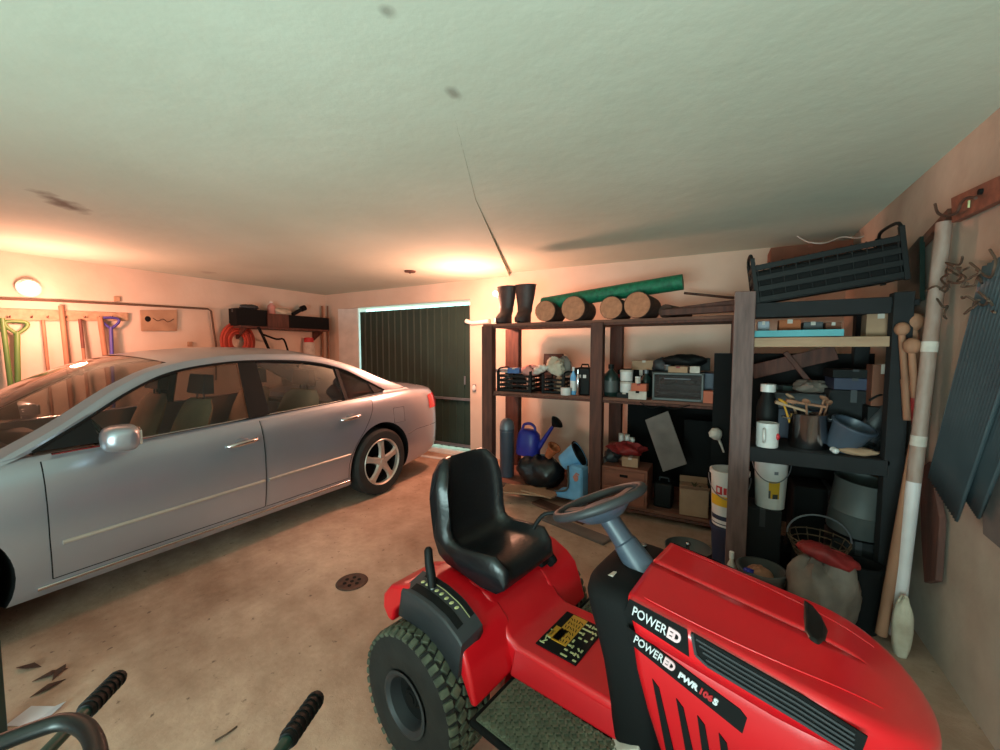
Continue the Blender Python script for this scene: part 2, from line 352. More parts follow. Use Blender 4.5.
# ------------------------------------------------------------------ lawn tractor
tr = thing('lawn_tractor', 'red ride-on lawn tractor with black seat and steering wheel in the foreground', 'lawn tractor', (-.957, 1.003, 0), math.radians(-10))
YC = .47
def outline(t, hw, x0, xs, xe, n=2.2):
    """plan outline: t 0..1 from rear near corner round the nose to rear far corner"""
    a, c = .32, .68
    if t < a: return (x0 + (xs - x0) * t / a, YC - hw)
    if t > c: return (xs + (x0 - xs) * (t - c) / (1 - c), YC + hw)
    th = -PI / 2 + PI * (t - a) / (c - a)
    cx, cy = math.cos(th), math.sin(th)
    return (xs + (xe - xs) * (abs(cx) ** (2 / n)), YC + hw * math.copysign(abs(cy) ** (2 / n), cy))
NT = 72
def hood_ring(hw, x0, xs, xe, zf, inset=0.0):
    R = []
    for i in range(NT + 1):
        x, y = outline(i / NT, hw - inset, x0, xs, xe - inset)
        R.append((x, y, zf(x, y)))
    return R
def ztop(x): return .80 - .135 * (max(x, .6) - .70) - .065 * max(0, (x - 1.12) / .25) ** 2.2
X0, XS, XE = .70, 1.10, 1.345
def ring(dz, hw, xe, crown=0, kk=1.0, lean=.0):
    out = []
    for i in range(NT + 1):
        x, y = outline(i / NT, hw, X0, XS, xe)
        k = max(0, 1 - (x - X0) / .40)
        y = YC + (y - YC) * kk
        z = ztop(x) + dz * (1 - .3 * max(0, (x - 1.05) / .3)) + crown * (1 - ((y - YC) / .215) ** 2)
        x -= k * (dz * .30 - lean * (1 - ((y - YC) / .215) ** 2))
        out.append((x, y, z))
    return out
rings = [ring(-.098, .216, 1.335), ring(-.07, .217, 1.342), ring(-.035, .216, 1.346), ring(-.014, .213, 1.343), ring(-.004, .206, 1.335), ring(0, .197, 1.323)]
for k in (.97, .88, .75, .6, .45, .3, .15, .02):
    rings.append(ring(.001, .197, 1.323 - .12 * (1 - k), .012 * (1 - k), k, 0))
b = MB(); b.grid(rings)
hd = b.build('hood', 'red', tr, smooth=38); s_ = hd.modifiers.new('s', 'SOLIDIFY'); s_.thickness = .008; s_.offset = -1
for yy in (YC + .175, YC - .185):
    b = MB(); P = []
    for i in range(24):
        x = .74 + .50 * i / 23
        P.append((x, yy + (YC - yy) * .35 * (i / 23) ** 2.5, ztop(x) + .0035))
    b.tube(P, [.001] + [.0018] * 22 + [.001], 8); b.build('hood_ridge', 'red', tr, smooth=60)
# side shell below the hood lid
def sring(z, hw, xe, x0k):
    """z measured below the lid's top line, which slopes down to the nose"""
    out = []
    for i in range(NT + 1):
        x, y = outline(i / NT, hw, X0, XS, xe)
        k = max(0, 1 - (x - X0) / .45)
        out.append((x + k * x0k, y, max(.24, ztop(x) + z)))
    return out
b = MB(); b.grid([sring(-.06, .19, 1.29, .04), sring(-.092, .208, 1.295, .03), sring(-.12, .213, 1.30, .02), sring(-.2, .214, 1.305, .035), sring(-.3, .212, 1.305, .065), sring(-.40, .206, 1.325, .10), sring(-.48, .2, 1.31, .13)])
sd = b.build('hood_side_panel', 'redside', tr, smooth=40); s_ = sd.modifiers.new('s', 'SOLIDIFY'); s_.thickness = .008; s_.offset = -1
for sg in (-1, 1):
    Y0 = YC + sg * (.2165 if sg < 0 else .205)
    def side(x, z, off=0): return (x, Y0 + sg * off, z)
    b = MB(); b.slab([side(.872, .776, -.002), side(1.10, .737, -.002), side(1.21, .708, -.004), side(1.20, .655, -.004), side(1.10, .675, -.002), side(.91, .708, -.002), side(.885, .722, -.002)], (0, sg * .004, 0))
    v = b.build('side_vent', 'matteblack', tr)
    for k in range(4):
        f = .16 + .2 * k
        b = MB(); P = []
        for x in (.885 + .008 * k, .98, 1.09, 1.19):
            zt_ = interp(x, [.87, 1.1, 1.21], [.776, .737, .708]); zb_ = interp(x, [.885, .91, 1.1, 1.2], [.722, .708, .675, .655])
            P.append(side(x, zt_ * (1 - f) + zb_ * f, .003))
        for i in range(3): b.bar(P[i], P[i + 1], .007, .005)
        b.build('vent_fin', 'darkgrey', v)
    b = MB()
    Q = [side(.875, .775, .003), side(.886, .724, .004), side(.912, .71, .004), side(1.1, .678, .003), side(1.19, .659, .002)]
    for i in range(4): b.bar(Q[i], Q[i + 1], .008, .007)
    b.build('vent_frame', 'darkgrey', v)
    b = MB(); b.slab([side(.708, .798), side(.862, .778), side(.869, .707), side(.694, .745)], (0, sg * .0015, 0)); lb = b.build('logo_sticker', 'matteblack', tr)
    b = MB(); b.slab([side(.70, .714, -.004), side(.985, .632, -.004), side(1.0, .618, -.004), side(.992, .575, -.004), side(.71, .668, -.004)], (0, sg * .004, 0)); l2 = b.build('model_sticker', 'matteblack', tr)
    def mk(x, z, sz, ang, off=.0022):
        m = Matrix.Translation(side(x, z, off))
        if sg > 0: m = m @ Matrix.Rotation(PI, 4, 'Z')
        return m @ Matrix.Rotation(PI / 2, 4, 'X') @ Matrix.Rotation(ang * (-1 if sg < 0 else 1), 4, 'Z') @ Matrix.Diagonal((sz[0], sz[1], 1, 1))
    def write(words, x0, z0, x1, slope, h, lab):
        # fit the words between x0 and x1 along the sloping base line
        ws = []
        for wd, mt, wt in words:
            t_ = MB(); ws.append(text_into(t_, wd, 1.0, Matrix(), wt / h))
        gap = .06; tot = sum(ws) + gap * (len(ws) - 1)
        L_ = math.hypot(x1 - x0, (x1 - x0) * slope); kx = L_ / tot
        a_ = math.atan(slope); u_ = 0
        for (wd, mt, wt), w_ in zip(words, ws):
            f_ = u_ * kx / L_
            xx, zz = (x0 + (x1 - x0) * f_, z0 - (x1 - x0) * slope * f_) if sg < 0 else (x1 - (x1 - x0) * f_, z0 - (x1 - x0) * slope * (1 - f_))
            t_ = MB(); text_into(t_, wd, 1.0, mk(xx, zz, (kx, h), a_), wt / h); t_.build('lettering', mt, lab)
            u_ += w_ + gap
    write([('POWER', 'printwhite', .0002), ('ED', 'pinkwhite', .0022)], .716, .757, .845, .20, .040, lb)
    write([('POWER', 'printwhite', .0002), ('ED', 'pinkwhite', .0018)], .722, .680, .832, .295, .034, l2)
    write([('PWR', 'printwhite', .0012), ('106', 'redlabel', .0012), ('S', 'printwhite', .0012)], .843, .641, .936, .29, .023, l2)
    for k, (xa, za, xb, zb) in enumerate(((.785, .592, .832, .40), (.848, .572, .892, .38), (.900, .556, .935, .36), (.95, .54, .98, .35))):
        b = MB()
        b.slab([side(xa - .008, za + .004, -.003), side(xa + .010, za - .012, -.003), side(xb + .010, zb, -.006), side(xb - .010, zb - .01, -.006)], (0, sg * .0045, 0)); b.build('side_slot', 'matteblack', tr)
# dark teardrop cap on top of the hood
b = MB(); P = []
cap = [(x_, y_ + .08) for x_, y_ in [(1.089, .566), (1.109, .552), (1.131, .51), (1.145, .451), (1.143, .392), (1.127, .356), (1.108, .36), (1.094, .39)]]
b._add([(x, y, ztop(x) + .008) for x, y in cap] + [(x * .75 + 1.12 * .25, y * .85 + .52 * .15, ztop(x) + (.012 if y > .58 else .018)) for x, y in cap], [tuple(range(8, 16))] + [(i, (i + 1) % 8, 8 + (i + 1) % 8, 8 + i) for i in range(8)])
b.build('hood_cap', 'blackgloss', tr, bevel=.004)
b = MB(); b.prism([(.32, .28), (.95, .28), (1.25, .32), (1.25, .40), (.3, .38)], .32, .62)
b.build('chassis', 'matteblack', tr, bevel=.01)
b = MB(); b.box((1.13, YC, .24), (.10, .66, .06)); b.build('front_axle', 'matteblack', tr, bevel=.01)
b = MB(); b.lathe([(.0, .10), (.30, .10), (.335, .12), (.345, .17), (.345, .21), (.33, .24), (.0, .24)], (.5, YC, 0), 40); b.build('mower_deck', 'redside', tr, smooth=40)
# black cowl (dash)
b = MB()
def rr(cx, cy, a, c, z, tx=0, n=32, e=3.5):
    out = []
    for j in range(n):
        th = 2 * PI * j / n; cx_, sy_ = math.cos(th), math.sin(th)
        out.append((cx + tx + a * math.copysign(abs(cx_) ** (2 / e), cx_), cy + c * math.copysign(abs(sy_) ** (2 / e), sy_), z))
    return out
b.grid([rr(.72, YC, .09, .203, .30), rr(.71, YC, .09, .203, .42), rr(.69, YC, .095, .205, .55), rr(.67, YC, .105, .205, .64), rr(.65, YC, .105, .205, .70), rr(.635, YC, .10, .203, .745), rr(.632, YC, .092, .192, .772), rr(.63, YC, .075, .16, .785), rr(.63, YC, .04, .06, .79)], cv=True, cap=True)
b.build('cowl', 'matteblack', tr, smooth=50)
b = MB(); b.lathe([(0, 0), (.016, 0), (.016, .01), (.012, .012), (0, .012)], (.62, .60, .785), 16); b.build('ignition_switch', 'steel', tr)
b = MB(); b.box((.60, .36, .783), (.04, .03, .006), (0, -.25, 0)); b.build('dash_sticker', 'offwhite', tr)
# steering column and wheel
cb, ct = Vector((.655, YC, .79)), Vector((.535, YC, .93))
ax = (ct - cb).normalized()
b = MB(); b.tube([cb - ax * .03, cb + ax * .075, cb + ax * .08, cb + ax * .14, ct], [.050, .041, .036, .034, .036], 24); b.build('steering_column', 'greyblue', tr, smooth=30)
sw = Matrix.Translation((.515, YC, .955)) @ Matrix.Rotation(math.radians(-26), 4, 'Y')
b = MB(); b.X = sw
b.tube([(.158 * math.cos(a), .158 * math.sin(a), .012) for a in [2 * PI * i / 48 for i in range(48)]], .0155, 12, closed=True)
swo = b.build('steering_wheel', 'darkgrey', tr, smooth=60)
b = MB(); b.X = sw; b.lathe([(0, -.052), (.045, -.052), (.068, -.045), (.1, -.02), (.108, -.004), (.09, .002), (.0, .0)], (0, 0, 0), 36); b.build('hub', 'greyblue', swo, smooth=30)
for k in range(3):
    a = PI + k * 2 * PI / 3; b = MB(); b.X = sw; b.bar((.07 * math.cos(a), .07 * math.sin(a), -.005), (.158 * math.cos(a), .158 * math.sin(a), .008), .05, .014); b.build('spoke', 'darkgrey', swo, bevel=.004)
# seat: profile ring swept across the width
prof = [(.165, .555), (.20, .58), (.205, .61), (.19, .64), (.15, .655), (.06, .648), (-.02, .642), (-.075, .65), (-.11, .68), (-.125, .73), (-.13, .80), (-.14, .88), (-.15, .95), (-.165, .998), (-.182, 1.010), (-.20, .998), (-.205, .95), (-.20, .88), (-.19, .80), (-.18, .70), (-.15, .62), (-.10, .59), (.0, .575), (.09, .56)]
npf = len(prof); top_idx = set(range(3, 14))
tp = [(p[0], p[1]) for p in prof]
P = []; NSW = 33
for j in range(NSW):
    s = -1 + 2 * j / (NSW - 1); row = []
    for i, (x, z) in enumerate(tp):
        xn, zn = tp[(i + 1) % npf]; xp, zp = tp[i - 1]
        nx, nz = -(zn - zp), (xn - xp); l = math.hypot(nx, nz) + 1e-9; nx, nz = -nx / l, -nz / l   # outward normal
        hw = .205
        if z > .8: hw = .205 - .07 * max(0, (z - .85) / .16) ** 2.4
        if x > .1: hw = .205 - .03 * max(0, (x - .1) / .1) ** 2
        e = max(0, abs(s) - .90) / .10
        dx = dz = 0
        if i in top_idx:
            bol = .040 * math.exp(-((abs(s) - .86) / .13) ** 2) * (1 if 3 < i < 13 else .4)
            dish = -.008 * (1 - min(1, abs(s) / .6) ** 2)
            dx, dz = nx * (bol + dish), nz * (bol + dish)
        # pinch the edge
        j2 = (npf - i) % npf
        q = tp[(26 - i) % npf] if i < npf else (x, z)
        k = .42 * e ** 1.6
        mx, mz = ((x + q[0]) / 2, (z + q[1]) / 2)
        xx = .012 + (x + dx) * (1 - k) + mx * k; zz = (z + dz) * (1 - k) + mz * k
        row.append((xx, YC + .01 + s * hw, zz + .018))
    P.append(row)
b = MB(); b.grid(P, cv=True, cap=True); seat = b.build('seat', 'blackshine', tr, smooth=70)
b = MB(); b.box((.02, YC, .565), (.24, .22, .04)); b.box((-.08, YC, .58), (.12, .18, .04)); b.cyl((.11, YC - .09, .5), (.11, YC - .09, .58), .025, n=14); b.cyl((.11, YC + .09, .5), (.11, YC + .09, .58), .025, n=14); b.build('seat_bracket', 'matteblack', tr, bevel=.006)
# red body: fender, seat pedestal, tunnel, platform
def body(y0, y1, poly, name='fender', m='red', bv=.03):
    b = MB(); b.prism(poly, y0, y1); return b.build(name, m, tr, bevel=bv, seg=4)
fend = [(-.21, .42), (-.245, .46), (-.24, .515), (-.19, .57), (-.10, .60), (.0, .585), (.10, .565), (.17, .53), (.215, .49), (.245, .41), (.27, .325), (.245, .32), (.20, .40), (.16, .465), (.06, .52), (-.05, .53), (-.13, .51), (-.17, .47), (-.18, .42)]
body(.085, .33, fend, 'fender', 'red', .018)
body(.61, .855, fend, 'fender', 'red', .018)
b = MB(); b.prism([(-.20, .36), (-.23, .45), (-.22, .51), (-.16, .56), (-.06, .585), (.06, .58), (.14, .555), (.20, .50), (.245, .44), (.285, .42), (.62, .42), (.74, .42), (.74, .34), (.26, .32), (-.25, .32)], .29, .65); b.build('centre_body', 'red', tr, bevel=.02, seg=4)
b = MB(); b.slab([(.27, .293, .415), (.74, .293, .41), (.74, .275, .325), (.27, .262, .325)], (0, .05, 0)); b.slab([(.27, .647, .415), (.74, .647, .41), (.74, .665, .325), (.27, .678, .325)], (0, -.05, 0)); b.build('tunnel_skirt', 'redside', tr, bevel=.008)
for y0, y1 in ((.05, .29), (.65, .89)):
    b = MB(); b.box((.53, (y0 + y1) / 2, .305), (.52, y1 - y0, .022)); st = b.build('footrest', 'matteblack', tr, bevel=.008)
    b = MB(); b.box((.53, (y0 + y1) / 2, .318), (.48, y1 - y0 - .03, .006))
    for i in range(26):
        for j in range(13):
            x, y = .305 + .018 * i, y0 + .024 + (y1 - y0 - .05) * j / 12
            a = PI / 4 if (i + j) % 2 else -PI / 4
            b.box((x, y, .3235), (.016, .007, .009), (0, 0, a))
    b.build('rubber_mat', 'step', st)
# warning sticker
b = MB(); zt = .423
stk = Matrix.Translation((.408, .465, zt)) @ Matrix.Diagonal((1, 1.15, 1, 1))
b.X = stk; b.box((0, 0, 0), (.165, .20, .004)); sk = b.build('warning_sticker', 'matteblack', tr)
b = MB(); b.X = stk; b.box((-.018, .02, .003), (.062, .15, .003)); b.box((-.045, -.02, .003), (.05, .06, .003)); b.build('sticker_panel', 'amber', sk)
b = MB(); b.X = stk; random.seed(3)
for i in range(5):
    for j in range(8):
        x, y = .022 + i * .012, -.09 + j * .024
        if random.random() < .7: b.box((x, y, .0035), (.006, .013, .002), (0, 0, random.choice((0, .8, 1.57))))
for i in range(7): b.box((-.066 + .004 * (i % 2), -.085 + i * .011, .0035), (.02, .004, .002), (0, 0, i))
b.build('sticker_print', 'cream', sk)
b = MB(); b.X = stk
for i in range(5):
    for j in range(6): b.box((-.04 + i * .011, -.04 + j * .022, .0048), (.003, .014, .001), (0, 0, .3 * ((i * 7 + j * 3) % 4)))
b.build('sticker_print', 'matteblack', sk)
# height console on the near fender with slot, marks and lever
def con(x, k, dz=0):
    """console surface point: x along, k 0 outer..1 inner"""
    zt = interp(x, [-.22, -.14, -.04, .05, .13, .20, .24], [.595, .616, .624, .617, .595, .552, .515])
    zo = interp(x, [-.22, -.14, -.04, .05, .13, .20, .24], [.56, .585, .595, .59, .574, .537, .50])
    return (x, .075 + .110 * k, zo + (zt - zo) * k + dz)
xs = [-.105 + .32 * i / 16 for i in range(17)]
b = MB()
Pg = [[(con(x, 0)[0] - .01, .068, interp(x, [-.19, -.1, .05, .14, .21], [.46, .49, .49, .455, .40])), con(x, 0, -.006), con(x, .05), con(x, .5), con(x, .96), con(x, 1, -.03)] for x in xs]
b.grid(Pg, cap=True)
cs = b.build('height_console', 'darkgrey', tr, smooth=30); s_ = cs.modifiers.new('s', 'SOLIDIFY'); s_.thickness = .01; s_.offset = -1
b = MB(); xs2 = [-.07 + .25 * i / 12 for i in range(13)]
b.grid([[con(x, .16, .0025), con(x, .42, .003)] for x in xs2]); b.grid([[con(x, .76, .0025), con(x, .93, .0025)] for x in xs2]); b.build('console_slot', 'matteblack', cs)
b = MB()
for i in range(8):
    x = -.05 + .026 * i; p = con(x, .56, .003); b.ell(p, (.008, .010, .003), 8, 4)
b.grid([[con(x, .70, .004), con(x, .725, .004)] for x in xs2[1:]]); b.build('console_mark', 'cream', cs)
b = MB(); b.tube(smooth_pts([(.02, .12, .55), (.005, .135, .60), (-.005, .14, .63), (-.015, .145, .66)], 3), [.008] * 10, 8)
lv = b.build('height_lever', 'greymetal', tr, smooth=60)
b = MB(); b.tube([(.0, .138, .61), (-.012, .144, .65), (-.03, .15, .69), (-.04, .155, .735), (-.042, .156, .745)], [.016, .0175, .017, .016, .009], 12); b.build('lever_grip', 'black', lv, smooth=50)
b = MB(); b.box((.70, .28, .335), (.09, .055, .022), (.2, -.5, .2)); b.cyl((.71, .28, .33), (.76, .36, .32), .008, n=8); b.build('foot_pedal', 'offwhite', tr, bevel=.006)
b = MB(); b.tube([(.12, YC + .20, .58), (.16, YC + .215, .58), (.19, YC + .22, .55), (.16, YC + .22, .52)], .02, 10); b.box((.15, YC + .17, .57), (.06, .05, .06)); b.build('seat_latch', 'matteblack', tr, bevel=.006)
b = MB(); b.tube(smooth_pts([(.37, .42, .905), (.33, .40, .895), (.305, .39, .865), (.29, .385, .835)], 3), .008, 8); b.build('throttle_rod', 'black', swo, smooth=60)
# wheels
def wheel(name, R, W, rim, mt='lug', nl=22):
    """centre at origin, axle along y"""
    rt = (PI / 2, 0, 0)
    tire = MB()
    tire.lathe([(rim, -W * .42), (rim + .02, -W * .48), (R * .8, -W * .5), (R * .94, -W * .46), (R * .975, -W * .38), (R * .985, 0), (R * .975, W * .38), (R * .94, W * .46), (R * .8, W * .5), (rim + .02, W * .48), (rim, W * .42)], (0, 0, 0), 48, rt)
    lugs = MB()
    for k in range(nl):
        for j, ty in enumerate((-.40, -.20, 0, .20, .40)):
            a = 2 * PI * (k + (.5 if j % 2 else 0)) / nl
            lugs.X = Matrix.Rotation(a, 4, 'Y')
            if abs(ty) > .3: lugs.box((R * .972, ty * W, 0), (.016, W * .16, 2 * PI * R / nl * .62), (0, 0, (.35 if ty > 0 else -.35)))
            else: lugs.box((R * .988, ty * W, 0), (.014, W * .17, 2 * PI * R / nl * .74), ((.45 if j % 2 else -.45), 0, 0))
    rimb = MB(); rimb.lathe([(rim + .012, -W * .5), (rim + .002, -W * .51), (rim - .012, -W * .46), (rim - .02, -W * .25), (rim * .5, -W * .2), (.045, -W * .22), (.03, -W * .34), (0, -W * .34)], (0, 0, 0), 40, (-PI / 2, 0, 0))
    rimb2 = MB(); rimb2.lathe([(rim + .012, -W * .5), (rim + .002, -W * .51), (rim - .012, -W * .46), (rim - .02, -W * .25), (rim * .5, -W * .2), (.045, -W * .22), (.03, -W * .34), (0, -W * .34)], (0, 0, 0), 40, (PI / 2, 0, 0))
    return tire, lugs, rimb, rimb2
for (x, y, R, W, rim, nl) in ((0, .10, .243, .20, .102, 40), (0, .84, .243, .20, .102, 40), (1.13, .08, .19, .14, .085, 22), (1.13, .86, .19, .14, .085, 22)):
    ti, lg, r1, r2 = wheel('wheel', R, W, rim, nl=nl)
    to = ti.build('wheel', 'rubber', tr, smooth=40); to.location = (x, y, R)
    lo = lg.build('tread', 'lug', to, bevel=.003)
    r1.X = Matrix(); 
    for r_ in (r1, r2):
        for q_ in range(2 * 40, len(r_.mi)): r_.mi[q_] = 0
    fi = lambda mb: [0 if (k_ // 40) < 3 else 1 for k_ in range(len(mb.f))]
    r1.mi = fi(r1); r2.mi = fi(r2)
    ro = r1.build('rim', ['darkgrey', 'matteblack'], to, smooth=35); ro2 = r2.build('rim', ['darkgrey', 'matteblack'], to, smooth=35)
    c = MB(); c.cyl((0, W * .1, 0), (0, -W * .36, 0), .02, n=16); c.build('hub', 'matteblack', to, smooth=40)

# ------------------------------------------------------------------ car
CX = -3.97
car = thing('car', 'silver four-door saloon car parked beside the left wall, tail towards the green door', 'car', (CX, 0, 0))
# local frame: x across (+x is the side seen), y along the room (tail at +y)
def Wd(u): return interp(u, [-.80, -.74, -.6, -.3, .1, .5, 3.1, 3.5, 3.75, 3.9, 3.98, 4.03], [.60, .70, .80, .875, .905, .915, .915, .91, .885, .85, .80, .70])
def Zb(u): return interp(u, [-.80, -.7, -.4, 0, .45, .7, 1.1, 1.8, 2.6, 3.1, 3.5, 3.9, 4.03], [.64, .72, .82, .885, .935, .945, .955, .985, 1.02, 1.04, 1.05, 1.03, .96])
TT = [0, .05, .10, .20, .34, .50, .66, .80, .90, .96, 1.0]
GG = [.93, .955, .965, .982, .996, 1.0, .996, .98, .957, .93, .895]
def gz(t): return interp(t, TT, GG)
def sidept(u, z, off=0):
    t = (z - .2) / (Zb(u) - .2)
    return Vector((Wd(u) * gz(t) + off, u, z))
def deck(u): return interp(u, [-.80, -.7, -.5, -.1, .3, .5, .62], [.02, .04, .06, .065, .06, .04, .0]) if u < 1.5 else interp(u, [2.6, 2.9, 3.3, 3.7, 3.95, 4.03], [.0, .05, .075, .07, .04, .0])
us = [-.82, -.80, -.76, -.7, -.6, -.45, -.3, -.15, 0, .15, .3, .42, .52, .60, .64] + [.64 + (2.62 - .64) * i / 16 for i in range(1, 17)] + [2.66, 2.75, 2.85, 2.95, 3.05, 3.15, 3.25, 3.35, 3.45, 3.55, 3.65, 3.75, 3.83, 3.89, 3.94, 3.98, 4.01, 4.03]
P = []
for u in us:
    W_, zb = Wd(u), Zb(u)
    cabin = .63 < u < 2.64
    z0 = interp(u, [-.82, -.6, -.4, 3.35, 3.8, 4.03], [.30, .22, .18, .18, .26, .36])
    half = [(0, z0), (W_ * .8, z0)]
    for t in [.0, .03, .06, .1, .2, .3, .4, .5, .6, .7, .8, .88, .94, .98, 1.0]:
        z = max(z0 + .02, .2 + (zb - .2) * t); half.append((W_ * gz(t), z))
    if cabin: half += [(W_ * .86, zb + .0), (W_ * .855, zb - .05), (W_ * .84, .45), (W_ * .5, .40), (0, .40)]
    else:
        d_ = deck(u); half += [(W_ * .86, zb + d_ * .18), (W_ * .8, zb + d_ * .45), (W_ * .62, zb + d_ * .8), (W_ * .35, zb + d_ * .95), (0, zb + d_)]
    P.append([Vector((x, u, z)) for x, z in half] + [Vector((-x, u, z)) for x, z in half[-2:0:-1]])
b = MB(); b.grid(P, cv=True, cap=True)
body_o = b.build('body', ['silver', 'matteblack'], car)
# wheel arches cut out with cylinders, then the cutters are removed
UR, UF, RW = 2.965, .10, .345
cut = MB()
for u in (UR, UF):
    for sg in (-1, 1): cut.cyl((sg * .62, u, RW + .01), (sg * 1.1, u, RW + .01), .40, n=48)
cut.m = 0; co = cut.build('cutter', 'matteblack', car)
bo = body_o.modifiers.new('b', 'BOOLEAN'); bo.operation = 'DIFFERENCE'; bo.object = co; bo.solver = 'EXACT'; bo.material_mode = 'TRANSFER'
dg = bpy.context.evaluated_depsgraph_get(); me = bpy.data.meshes.new_from_object(body_o.evaluated_get(dg))
body_o.modifiers.clear(); body_o.data = me; bpy.data.objects.remove(co)
me.shade_smooth(); me.set_sharp_from_angle(angle=math.radians(32))
# glasshouse: side planes lean inwards
def fx(z): return .825 - (z - .95) * .40
rail = smooth_pts([(.46, .935, 0), (.72, 1.085, 0), (1.0, 1.275, 0), (1.25, 1.39, 0), (1.6, 1.452, 0), (2.0, 1.465, 0), (2.4, 1.445, 0), (2.8, 1.34, 0), (3.12, 1.20, 0), (3.46, 1.075, 0)], 6)
rail = [(p[0], p[1]) for p in rail]
openg = smooth_pts([(.60, .965, 0), (.80, 1.085, 0), (1.06, 1.25, 0), (1.3, 1.35, 0), (1.65, 1.402, 0), (2.0, 1.408, 0), (2.35, 1.385, 0), (2.66, 1.31, 0), (2.92, 1.18, 0), (3.12, 1.072, 0)], 6)
openg = [(p[0], p[1]) for p in openg]
N_ = len(rail)
for sg in (-1, 1):
    sp = lambda u, z, o=0: (sg * (fx(z) + o), u, z)
    b = MB(); b.grid([[sp(*rail[i], .0), sp(*[(rail[i][k] * .5 + openg[i][k] * .5) for k in (0, 1)], .012), sp(*openg[i], .004), sp(*openg[i], -.03)] for i in range(N_)])
    b.grid([[sp(openg[0][0] - .14, Zb(.5) - .03, .0), sp(*rail[0], 0)], [sp(*openg[0], 0), sp(*openg[0], 0)]])
    b.grid([[sp(rail[-1][0] + .1, 1.03, .03), sp(*rail[-1], 0)], [sp(openg[-1][0] - .05, 1.03, .02), sp(*openg[-1], 0)]])
    b.build('side_frame', 'silver', car, smooth=40)
    # black window surround, sail triangle and pillar between the doors
    b = MB()
    b.tube([sp(*p, .006) for p in openg], .009, 6)
    b.slab([sp(.60, .965, -.004), sp(.84, 1.11, -.004), sp(.865, .965, -.004)], (sg * .008, 0, 0))
    b.slab([sp(1.70, .98, -.003), sp(1.72, 1.402, -.003), sp(1.86, 1.40, -.003), sp(1.86, .98, -.003)], (sg * .008, 0, 0))
    b.slab([sp(2.60, 1.0, -.003), sp(2.585, 1.33, -.003), sp(2.62, 1.32, -.003), sp(2.64, 1.0, -.003)], (sg * .008, 0, 0))
    b.slab([sp(2.98, 1.05, -.003), sp(2.93, 1.17, -.003), sp(3.12, 1.072, -.003)], (sg * .008, 0, 0))
    b.build('window_surround', 'black', car)
    for (a0, a1) in ((.60, 1.72), (1.84, 2.62), (2.62, 3.1)):
        poly = [p for p in openg if a0 <= p[0] <= a1]
        z_at = lambda u: interp(u, [q[0] for q in openg], [q[1] for q in openg])
        poly = [(a0, Zb(a0) - .03)] + [(a0, z_at(a0))] * (a0 > .7) + poly + [(a1, z_at(a1))] + [(a1, Zb(a1) - .03)]
        b = MB(); b._add([sp(*p, -.012) for p in poly], [tuple(range(len(poly)))]); b.build('side_window', 'carglass', car)
    b = MB(); b.tube([sp(u, Zb(u) + .0, .018) for u in [.66 + 2.48 * i / 24 for i in range(25)]], .009, 6, flat=.7); b.build('belt_trim', 'chrome', car, smooth=60)
# windscreen, roof and rear window as one swept surface split in three
def roofpt(i, j):
    u, z = rail[i]; s_ = u
    bulge = interp(u, [.46, 1.25, 1.6, 2.8, 3.46], [-.30, -.13, -.02, .02, .16]); cr = interp(u, [.46, .9, 1.3, 2.0, 2.8, 3.46], [.025, .055, .06, .06, .05, .02])
    k = 1 - abs(j) ** 2.2
    return Vector((fx(z) * j, u + bulge * k, z + cr * k))
iw = min(range(N_), key=lambda i: abs(rail[i][0] - 1.28)); ir = min(range(N_), key=lambda i: abs(rail[i][0] - 2.62))
J = [-1 + 2 * k / 24 for k in range(25)]
b = MB(); b.grid([[roofpt(i, j) for j in J] for i in range(iw, ir + 1)])
for sj in (-1, 1):
    b.grid([[roofpt(i, sj * j) for j in (.92, .96, 1)] for i in range(0, iw + 1)]); b.grid([[roofpt(i, sj * j) for j in (.86, .93, 1)] for i in range(ir, N_)])
ro = b.build('roof', 'silver', car, smooth=50)
b = MB(); b.grid([[roofpt(i, j * .925) + Vector((0, 0, -.004)) for j in J] for i in range(0, iw + 1)]); b.build('windscreen', 'windglass', car, smooth=60)
b = MB(); b.grid([[roofpt(i, j * .865) + Vector((0, 0, -.004)) for j in J] for i in range(ir, N_)]); b.build('rear_window', 'windglass', car, smooth=60)
b = MB(); b.grid([[roofpt(i, j * .93) + Vector((0, 0, -.006)) for j in J] for i in range(0, 2)]); b.build('wiper_panel', 'black', car)
b = MB(); b.tube([(-.6, .26, .985), (-.1, .17, .99), (.05, .19, 1.0)], .008, 6); b.tube([(.1, .22, .985), (.55, .32, .98)], .008, 6); b.build('wiper', 'black', car)
